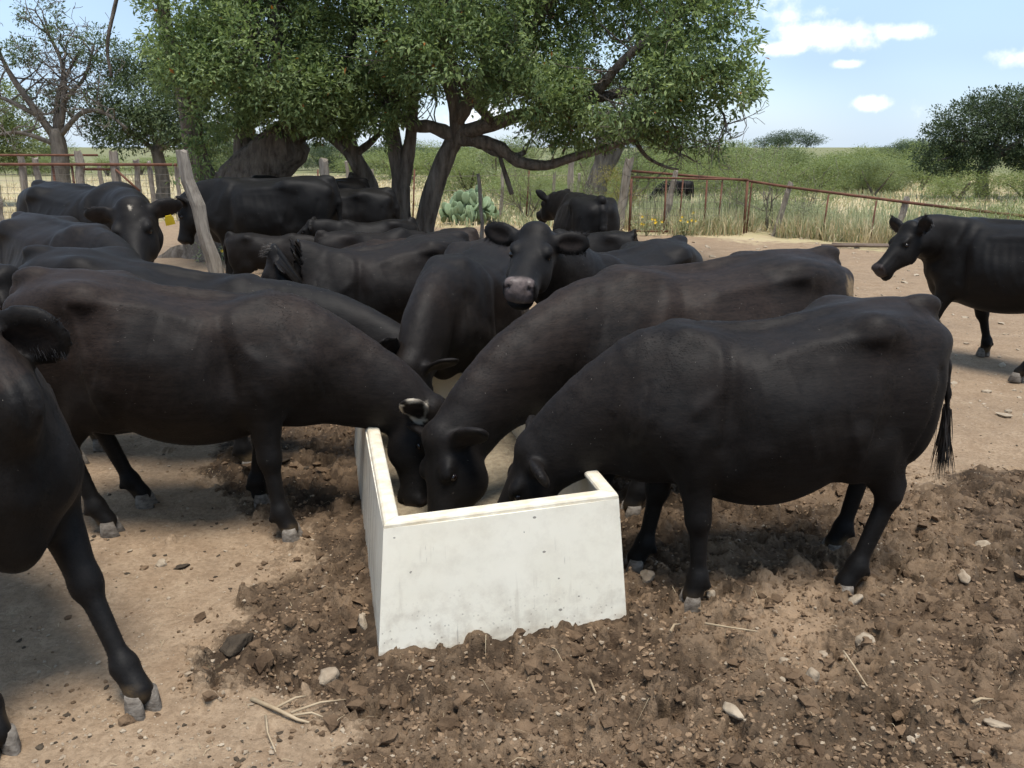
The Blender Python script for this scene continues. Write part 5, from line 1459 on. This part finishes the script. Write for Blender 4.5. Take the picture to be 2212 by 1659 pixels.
def undergrowth():
    rg = np.random.default_rng(70)
    def strip(n, back, x0=2.0, x1=11.0):
        x = rg.uniform(x0, x1, n); y = np.interp(x, (2, 4.8, 5.6, 7.6, 8.6, 11), (18.55, 18.6, 18.0, 16.3, 14.9, 12.2)) + back * rg.random(n) ** 1.3 + rg.normal(0, .12, n)
        cl_ = vnoise(x * 1.6, y * 1.6) > -.35
        x, y = x[cl_], y[cl_]
        return np.stack([x, y, np.zeros(len(x)) - .01], 1)
    P = strip(11000, 1.5); blades('dry_grass', 'tall straw-coloured grass along the right-hand pipe fence', 'grass', P, rg.uniform(.18, .60, len(P)), M_STRAW, rg, .0065, .35)
    P = strip(21000, 7.0); P = P[vnoise(P[:, 0] * .9 + 4, P[:, 1] * .9) > -.25]
    blades('weeds', 'grey-green weeds growing through the right-hand fence', 'weeds', P, rg.uniform(.2, .75, len(P)), M_WEED, rg, .009, .5)
    # pasture: bleached tufts
    n = 42000; x = rg.uniform(-26, 34, n); y = 19 + 45 * rg.random(n) ** 1.4
    k = (grass_mask(x, y) > .5) & (vnoise(x * .8, y * .8) > -.5) & (np.abs(x) < y * .72); x, y = x[k], y[k]
    h = rg.uniform(.08, .28, len(x))
    g = blades('pasture_grass', 'short bleached grass of the open pasture', 'grass', np.stack([x, y, macro_z(x, y) - .01], 1), h, M_STRAW, rg, .02, .5)
    n = 26000; x = rg.uniform(-3, 30, n); y = 20 + 28 * rg.random(n) ** 1.2
    k = (grass_mask(x, y) > .5) & (vnoise(x * .5 + 9, y * .5) > -.05) & (x < y * .70); x, y = x[k], y[k]
    blades('green_grass', 'patches of green grass and forbs among the bleached pasture', 'grass', np.stack([x, y, macro_z(x, y) - .01], 1), rg.uniform(.12, .42, len(x)), M_WEED, rg, .018, .5)
    n = 2600; x = rg.uniform(-6.5, 1.6, n); y = rg.uniform(15.5, 22.5, n)
    k = vnoise(x * 1.1 + 2, y * 1.1) > .05; x, y = x[k], y[k]
    blades('yard_grass', 'thin dry grass under the oaks', 'grass', np.stack([x, y, np.zeros(len(x))], 1), rg.uniform(.08, .3, len(x)), M_STRAW, rg, .009, .5)
    # airy mesquite shrubs in and behind the right fence
    def shrub(label, x, y, h, w, seed, mat=M_MESQ, dens=60, size=.055):
        r2 = np.random.default_rng(seed); root = empty('mesquite_shrub', (x, y, 0)); tag(root, label, 'shrub', 'young mesquites by the pipe fence')
        m = MB(); ends = []
        for k in range(5):
            branch(m, (0, 0, -.05), (r2.normal(0, .35), r2.normal(0, .35), 1), h * .55, .016, 2, r2, ends, .35, .25, (2, 3), .72, 4, 5, .004)
        m.build('stem', M_TWIG, root)
        lobes = [(w * .5 * math.cos(a) * r2.uniform(.3, 1), w * .5 * math.sin(a) * r2.uniform(.3, 1), h * r2.uniform(.35, .85), w * .35, w * .35, h * .17) for a in np.linspace(0, 6.28, 8)]
        P, N = lobe_points(lobes, dens, r2, .15, .35, 3.0, .05)
        leaves_mesh('foliage', P, N, mat, root, r2, size, .18, 6, size * 1.3, .3)
    shrub('feathery mesquite shrub just right of the gate post', 5.55, 19.4, 1.75, 1.3, 81)
    shrub('low mesquite shrub behind the right end of the gate', 5.0, 20.6, 1.1, 1.1, 82, M_MESQ2)
    shrub('spreading mesquite shrub growing over the rail at the right edge', 8.35, 15.35, 1.15, 1.5, 83)
    shrub('mesquite shrub crossing the rail behind the walking cow', 9.3, 14.6, 1.0, 1.3, 84)
    shrub('bright green shrub behind the middle of the rail', 6.7, 20.5, 1.4, 1.5, 85)
    shrub('green shrub left of the thick wooden gate post', 1.55, 20.2, 1.3, 1.1, 86, M_MESQ2)
    shrub('yellow-green bush left of the gate', 2.45, 21.6, 1.35, 1.0, 87, M_YEL, 110, .05)
    shrub('leafy shrub below the canopy right of the prickly pear', .35, 22.0, 1.6, 1.2, 88, M_MESQ2)
    shrub('pale shrub at the foot of the sagging rail', 6.0, 18.9, .8, 1.2, 89, M_WEED)
    shrub('shrub with drooping sprays beyond the gate, right of the far cow', 6.1, 24.5, 2.1, 1.9, 90)
    shrub('shrub with drooping sprays left of the far cow', 3.3, 24.0, 1.9, 1.7, 91)
    root = empty('oak_tree', (2.25, 23.2, 0)); tag(root, 'thick forked trunk rising behind the yellow-green bush', 'tree')
    m = MB(); limb(m, [(-.15, 0, -.1), (-.1, 0, .7), (.1, 0, 1.5), (.05, 0, 2.6)], .30, .2, 10, .1, 5); limb(m, [(.0, 0, .9), (.4, 0, 1.6), (.7, -.1, 2.5)], .17, .1, 9, .1, 6); m.build('trunk', M_BARKG, root)
    r2 = np.random.default_rng(92); P, N = lobe_points([(0, 0, 2.9, 1.3, 1.0, .7), (.9, 0, 2.6, 1.0, .9, .6), (-.8, 0, 2.6, .9, .9, .6)], 60, r2, .4, .5, 2)
    leaves_mesh('crown', P, N, M_OAK2, root, r2, .07, .45, 8, .1)
    # prickly pear
    root = empty('prickly_pear', (-1.02, 21.2, 0)); tag(root, 'prickly pear cactus with rounded blue-green pads', 'cactus')
    r3 = np.random.default_rng(93)
    base = MB(); uvs(base, (0, 0, 0), 1.0, 12, 8); vv = np.array(base.v) * (.105, .022, .135) + (0, 0, .12)
    me = mesh_obj('pad', vv, base.f, M_PEAR, root).data
    first = root.children[0]; spots = []
    for k in range(110):
        a = r3.uniform(0, 6.28); r = .62 * math.sqrt(r3.random()); z = r3.uniform(.0, .72) * (1 - (r / .75) ** 2)
        spots.append((r * math.cos(a), .7 * r * math.sin(a), z))
    for i, (x, y, z) in enumerate(spots):
        o = first if i == 0 else bpy.data.objects.new('pad', me)
        if i: COL.objects.link(o); o.parent = root
        o.location = (x, y, z); o.rotation_euler = (r3.normal(0, .35), x * .7 + r3.normal(0, .35), r3.uniform(-1.2, 1.2)); s = r3.uniform(.75, 1.2); o.scale = (s, s, s)
    # flowering weeds
    def flowers(label, x, y, w, h, nf, seed, nl=260):
        r2 = np.random.default_rng(seed); root = empty('flowering_weed', (x, y, 0)); tag(root, label, 'weed', 'yellow-flowered weeds')
        P = r2.normal(0, 1, (nl // 6, 3)) * (w * .45, w * .35, h * .22) + (0, 0, h * .45)
        leaves_mesh('foliage', P, np.tile((0, 0, .5), (len(P), 1)), M_WEED, root, r2, .06, .35, 6, .06)
        m = MB()
        for k in range(6):
            t = (r2.normal(0, w * .3), r2.normal(0, w * .2), h * r2.uniform(.6, 1)); m.tube([(0, 0, -.02), (t[0] * .5, t[1] * .5, t[2] * .5), t], [.006, .005, .003], 4)
        m.build('stem', M_WEED, root)
        for k in range(nf):
            c = np.array((r2.normal(0, w * .42), r2.normal(-.05, w * .25), h * r2.uniform(.55, 1.05))); m = MB()
            for j in range(7):
                a = 6.28 * j / 7; d = np.array((math.cos(a), -.5, math.sin(a))); e = np.array((-math.sin(a), 0, math.cos(a)))
                m.add([c, c + d * .018 + e * .007, c + d * .032, c + d * .018 - e * .007], [(0, 1, 2, 3)])
            m.build('flower', M_PETAL, root)
    flowers('yellow daisies at the foot of the leaning post', -3.72, 10.4, .45, .34, 9, 101)
    flowers('small yellow-flowered weed behind the bull\'s muzzle', -4.55, 14.2, .5, .35, 6, 102)
    flowers('pale weed with yellow flowers below the gate', 2.75, 18.3, .5, .42, 8, 103)
    flowers('weed with yellow flowers in the middle of the gate opening', 3.55, 18.35, .35, .5, 7, 104)
    flowers('yellow-dotted weed at the foot of the prickly pear', -1.9, 16.5, .4, .3, 4, 105)
undergrowth()
def ico(sub=1):
    import bmesh
    bm = bmesh.new(); bmesh.ops.create_icosphere(bm, subdivisions=sub, radius=1.0)
    v = np.array([p.co[:] for p in bm.verts]); f = np.array([[q.index for q in p.verts] for p in bm.faces]); bm.free(); return v, f
def stones():
    rg = np.random.default_rng(120)
    v2, f2 = ico(3)
    def rock(x, y, sx, sy, sz, label, mat, sunk=.42, rot=None, tilt=.3, cat='rock', name='rock', seed=0, ang=.30):
        r2 = np.random.default_rng(seed + 300); sx, sy, sz, sunk = sx * .85, sy * .85, sz * .8, min(.5, sunk + .1)
        k = 1 + ang * vnoise(v2[:, 0] * 1.3 + seed, v2[:, 1] * 1.3, v2[:, 2] * 1.3) + ang * .35 * vnoise(v2[:, 0] * 3.3, v2[:, 1] * 3.3 + seed, v2[:, 2] * 3.3)
        # chip flat faces
        V = v2 * k[:, None]
        for _ in range(6):
            n_ = nrm(r2.normal(0, 1, 3)); d = V @ n_; c = r2.uniform(.72, .95); ov = np.clip(d - c, 0, None); V = V - ov[:, None] * n_ * .9
        V = V * (sx, sy, sz)
        o = mesh_obj(name, V, f2, mat, None, True)
        o.location = (x, y, ZAT(x, y) + sz * (1 - sunk * 2)); o.rotation_euler = (r2.normal(0, tilt), r2.normal(0, tilt), r2.uniform(0, 6.28) if rot is None else rot)
        tag(o, label, cat); return o
    S, S2 = M_STONE, M_STONE2
    rock(1.36, 3.03, .048, .040, .040, 'rounded pale stone on the mud, largest in the lower right', S2, .3, seed=1)
    rock(1.08, 2.79, .034, .026, .045, 'upright rounded stone near the bottom edge, right of the trough', S, .3, seed=2)
    rock(.60, 3.55, .042, .038, .040, 'blocky tan stone at the right corner of the trough', S, .3, seed=3)
    rock(-.60, 3.17, .028, .022, .045, 'tan stone standing against the left side of the trough', S2, .25, seed=4)
    rock(2.30, 3.95, .062, .045, .042, 'lumpy pale rock at the right edge, behind the hind hooves', S2, .3, seed=5)
    rock(.75, 2.60, .030, .062, .022, 'long flat stone slanting in the mud below the trough', S2, .3, rot=.5, seed=6)
    rock(2.00, 3.55, .048, .028, .028, 'oval tan stone in the churned mud at the right', S, .3, seed=7)
    rock(1.72, 3.88, .022, .050, .022, 'elongated stone beside the hind leg of the nearest cow', S, .3, rot=.4, seed=8)
    rock(-.67, 2.82, .050, .045, .038, 'crusted brown stone left of the trough front', S, .35, seed=9)
    rock(1.44, 3.35, .050, .024, .022, 'flat pale stone just below the near hind hoof', S2, .3, rot=-.3, seed=10)
    rock(1.16, 2.95, .040, .036, .026, 'half-buried smooth stone on the dusty mound', S, .4, seed=11)
    rock(1.0, 2.86, .030, .026, .026, 'small tan stone on the lower slope of the dusty mound', S, .4, seed=12)
    rock(.84, 3.37, .022, .018, .026, 'small pale stone against the near front hoof', S2, .3, seed=13)
    rock(-.30, 2.90, .055, .030, .020, 'whitish flat stone under the left front corner of the trough', S2, .3, rot=.4, seed=14)
    rock(1.0, 4.55, .050, .034, .030, 'pale broken stone under the belly of the nearest cow', S2, .3, seed=15)
    rock(1.02, 2.62, .034, .022, .020, 'chip of white stone near the bottom edge', S2, .3, seed=16)
    rock(-1.62, 3.72, .030, .030, .030, 'pale pebble-studded lump between the left cows', S2, .3, seed=17)
    rock(1.62, 2.55, .060, .025, .016, 'flat pale stone sunk in the mud at the lower right', S, .3, rot=-.2, seed=18)
    rock(2.15, 3.02, .03, .024, .018, 'small white stone at the right edge of the mud', S2, .3, seed=19)
    # white limestone chips in the yard by the gate
    for i, (x, y, s) in enumerate(sorted([(2.9, 15.2, .13), (3.4, 15.0, .10), (2.6, 15.8, .08), (3.8, 14.7, .09), (2.2, 14.6, .08), (4.4, 15.9, .08), (3.1, 14.1, .09), (2.0, 13.5, .06), (3.6, 16.4, .08), (4.9, 15.1, .07)], key=lambda t: t[0] / t[1])):
        o = rock(x, y, s * .8, s * .55, s * .28, 'white limestone slab on the bare ground in front of the gate, %s from the left' % ORD[i], S2, .2, seed=30 + i); o['group'] = 'limestone slabs before the gate'
    # dung and dry mud lumps on the hard ground
    for i, (x, y, s, l) in enumerate([(-1.07, 3.02, .085, 'flattened dark dung pat left of the trough'), (-1.52, 3.70, .035, 'dark dung lump in front of the left cow\'s hooves'), (-1.40, 5.05, .06, 'round dung lump under the belly of the left cow'),
                                      (-1.22, 4.95, .045, 'smaller dung lump beside the round one under the left cow'), (2.75, 5.75, .06, 'dung lump on the pale ground behind the nearest cow')]):
        rock(x, y, s, s * .8, s * .4, l, M_DUNG, .25, cat='dung', name='dung_lump', seed=50 + i, ang=.5)
    # uncountable: pebbles and clods
    v1, f1 = ico(1)
    def scatter(name, label, cat, mat, n, pick, rmin, rmax, power, flat=.7, seed=0):
        r2 = np.random.default_rng(seed); Vs = []; Fs = []; c = 0
        px, py = pick(r2, n)
        for x, y in zip(px, py):
            r = rmin + (rmax - rmin) * r2.random() ** power
            k = 1 + r2.normal(0, .30, len(v1)); a = r2.uniform(0, 6.28); ca, sa = math.cos(a), math.sin(a)
            V = v1 * k[:, None] * (r, r * r2.uniform(.6, 1), r * flat)
            V = np.stack([V[:, 0] * ca - V[:, 1] * sa, V[:, 0] * sa + V[:, 1] * ca, V[:, 2]], 1) + (x, y, ZAT(x, y) + r * .15)
            Vs.append(V); Fs.append(f1 + c * len(v1)); c += 1
        o = mesh_obj(name, np.concatenate(Vs), np.concatenate(Fs), mat, None, False); tag(o, label, cat, kind='stuff')
    def inside(x, y):
        u, v = trough_local(x, y); return -.02 < u < TROUGH_W + .02 and -.02 < v < TROUGH_L
    def many(r2, n, f):
        X_, Y_ = [], []
        while len(X_) < n:
            x, y, k = f(n)
            u, v = trough_local(x, y); k = k & ~((u > -.02) & (u < TROUGH_W + .02) & (v > -.02) & (v < TROUGH_L))
            X_ += list(x[k]); Y_ += list(y[k])
        return X_[:n], Y_[:n]
    def pick_mud(r2, n):
        def f(m):
            y = 2.25 + 3.6 * r2.random(m) ** 1.6; x = r2.uniform(-.62, .66, m) * y; return x, y, r2.random(m) < mud_mask(x, y) + .045
        return many(r2, n, f)
    def pick_any(r2, n):
        def f(m):
            y = 2.25 + 8 * r2.random(m) ** 2.0; x = r2.uniform(-.64, .66, m) * y; return x, y, np.ones(m, bool)
        return many(r2, n, f)
    def pick_dry(r2, n):
        def f(m):
            y = 2.3 + 5 * r2.random(m) ** 1.5; x = r2.uniform(-.64, .66, m) * y; return x, y, (r2.random(m) > mud_mask(x, y)) & (vnoise(x * 3, y * 3) > -.1)
        return many(r2, n, f)
    def pick_yard(r2, n):
        def f(m):
            y = 6 + 13 * r2.random(m); x = r2.uniform(-.2, .66, m) * y; return x, y, np.ones(m, bool)
        return many(r2, n, f)
    scatter('mud_clods', 'loose clods of churned mud round the trough', 'mud', M_CLOD, 9000, pick_mud, .003, .012, 2.0, .75, 1)
    scatter('crust_crumbs', 'pale dried crumbs of soil on the churned mud', 'mud', M_CRUST, 6500, pick_mud, .003, .013, 2.2, .7, 6)
    scatter('mud_lumps', 'larger broken lumps of mud round the trough', 'mud', M_CLOD, 800, pick_mud, .014, .038, 2.2, .65, 7)
    scatter('pebbles', 'small pale pebbles scattered over the dirt', 'pebbles', M_STONE, 4200, pick_any, .0025, .012, 3.0, .7, 2)
    scatter('dung_crumbs', 'dark crumbs of dung and mud trodden over the hard ground', 'dung', M_DUNG, 420, pick_dry, .003, .014, 2.6, .5, 4)
    scatter('pale_gravel', 'white limestone gravel strewn over the far yard', 'gravel', M_STONE2, 900, pick_yard, .012, .055, 2.6, .45, 3)
    # straw and twigs
    def twig(x, y, pts, r, label, kids=()):
        z = ZAT(x, y) + .012; m = MB(); m.tube([(p[0], p[1], p[2] + z) for p in pts], list(np.linspace(r, r * .45, len(pts))), 6, wob=.15)
        for k in kids: m.tube([(p[0], p[1], p[2] + z) for p in k], list(np.linspace(r * .7, r * .3, len(k))), 5)
        o = m.build('twig', M_STICK, None); o.location = (x, y, 0); tag(o, label, 'twig')
    twig(-.78, 2.62, [(-.13, .07, 0), (-.03, .0, .012), (.06, -.05, .004), (.10, -.06, 0)], .008, 'forked dead twig on the bare dirt left of the trough',
         [[(-.03, 0, .012), (.03, .05, .02), (.06, .07, .012)], [(.03, -.02, .01), (.12, .03, .015), (.20, .06, .005)], [(.04, -.03, .006), (.10, -.02, .01), (.14, -.03, .0)]])
    twig(-.80, 2.46, [(-.03, .12, .01), (0, .03, .01), (.05, -.06, .005)], .004, 'thin pale stem lying below the forked twig')
    twig(.29, 2.72, [(-.01, .06, .03), (.0, .0, .03), (.015, -.05, .02)], .0045, 'single pale straw upright in the mud before the trough')
    twig(.83, 2.98, [(-.09, .05, .02), (0, .02, .02), (.10, .0, .015)], .0045, 'thin dry stem on the mound right of the trough')
    twig(1.24, 2.72, [(-.02, .16, .06), (-.01, .08, .05), (.01, .0, .02), (.02, -.02, .01)], .004, 'tall dead grass stalk at the lower right of the mound')
    twig(1.62, 2.66, [(-.04, -.02, .03), (.0, .0, .03), (.05, .01, .02)], .006, 'short white twig on the dark mud at lower right')
    twig(.62, 3.02, [(-.02, -.04, .03), (0, .0, .035), (.03, .03, .02)], .006, 'curled root by the right corner of the trough')
    r2 = np.random.default_rng(9); n = 420
    y = 2.25 + 3.2 * r2.random(n) ** 1.4; x = r2.uniform(-.6, .66, n) * y; k = np.array([not inside(a, b) for a, b in zip(x, y)]); x, y = x[k], y[k]
    z = np.array([ZAT(a, b) for a, b in zip(x, y)]) + .004
    blades('straw_litter', 'bits of straw and rootlets littering the mud', 'straw', np.stack([x, y, z], 1), r2.uniform(.015, .06, len(x)), M_STICK2, r2, .0013, 4.0)
stones()
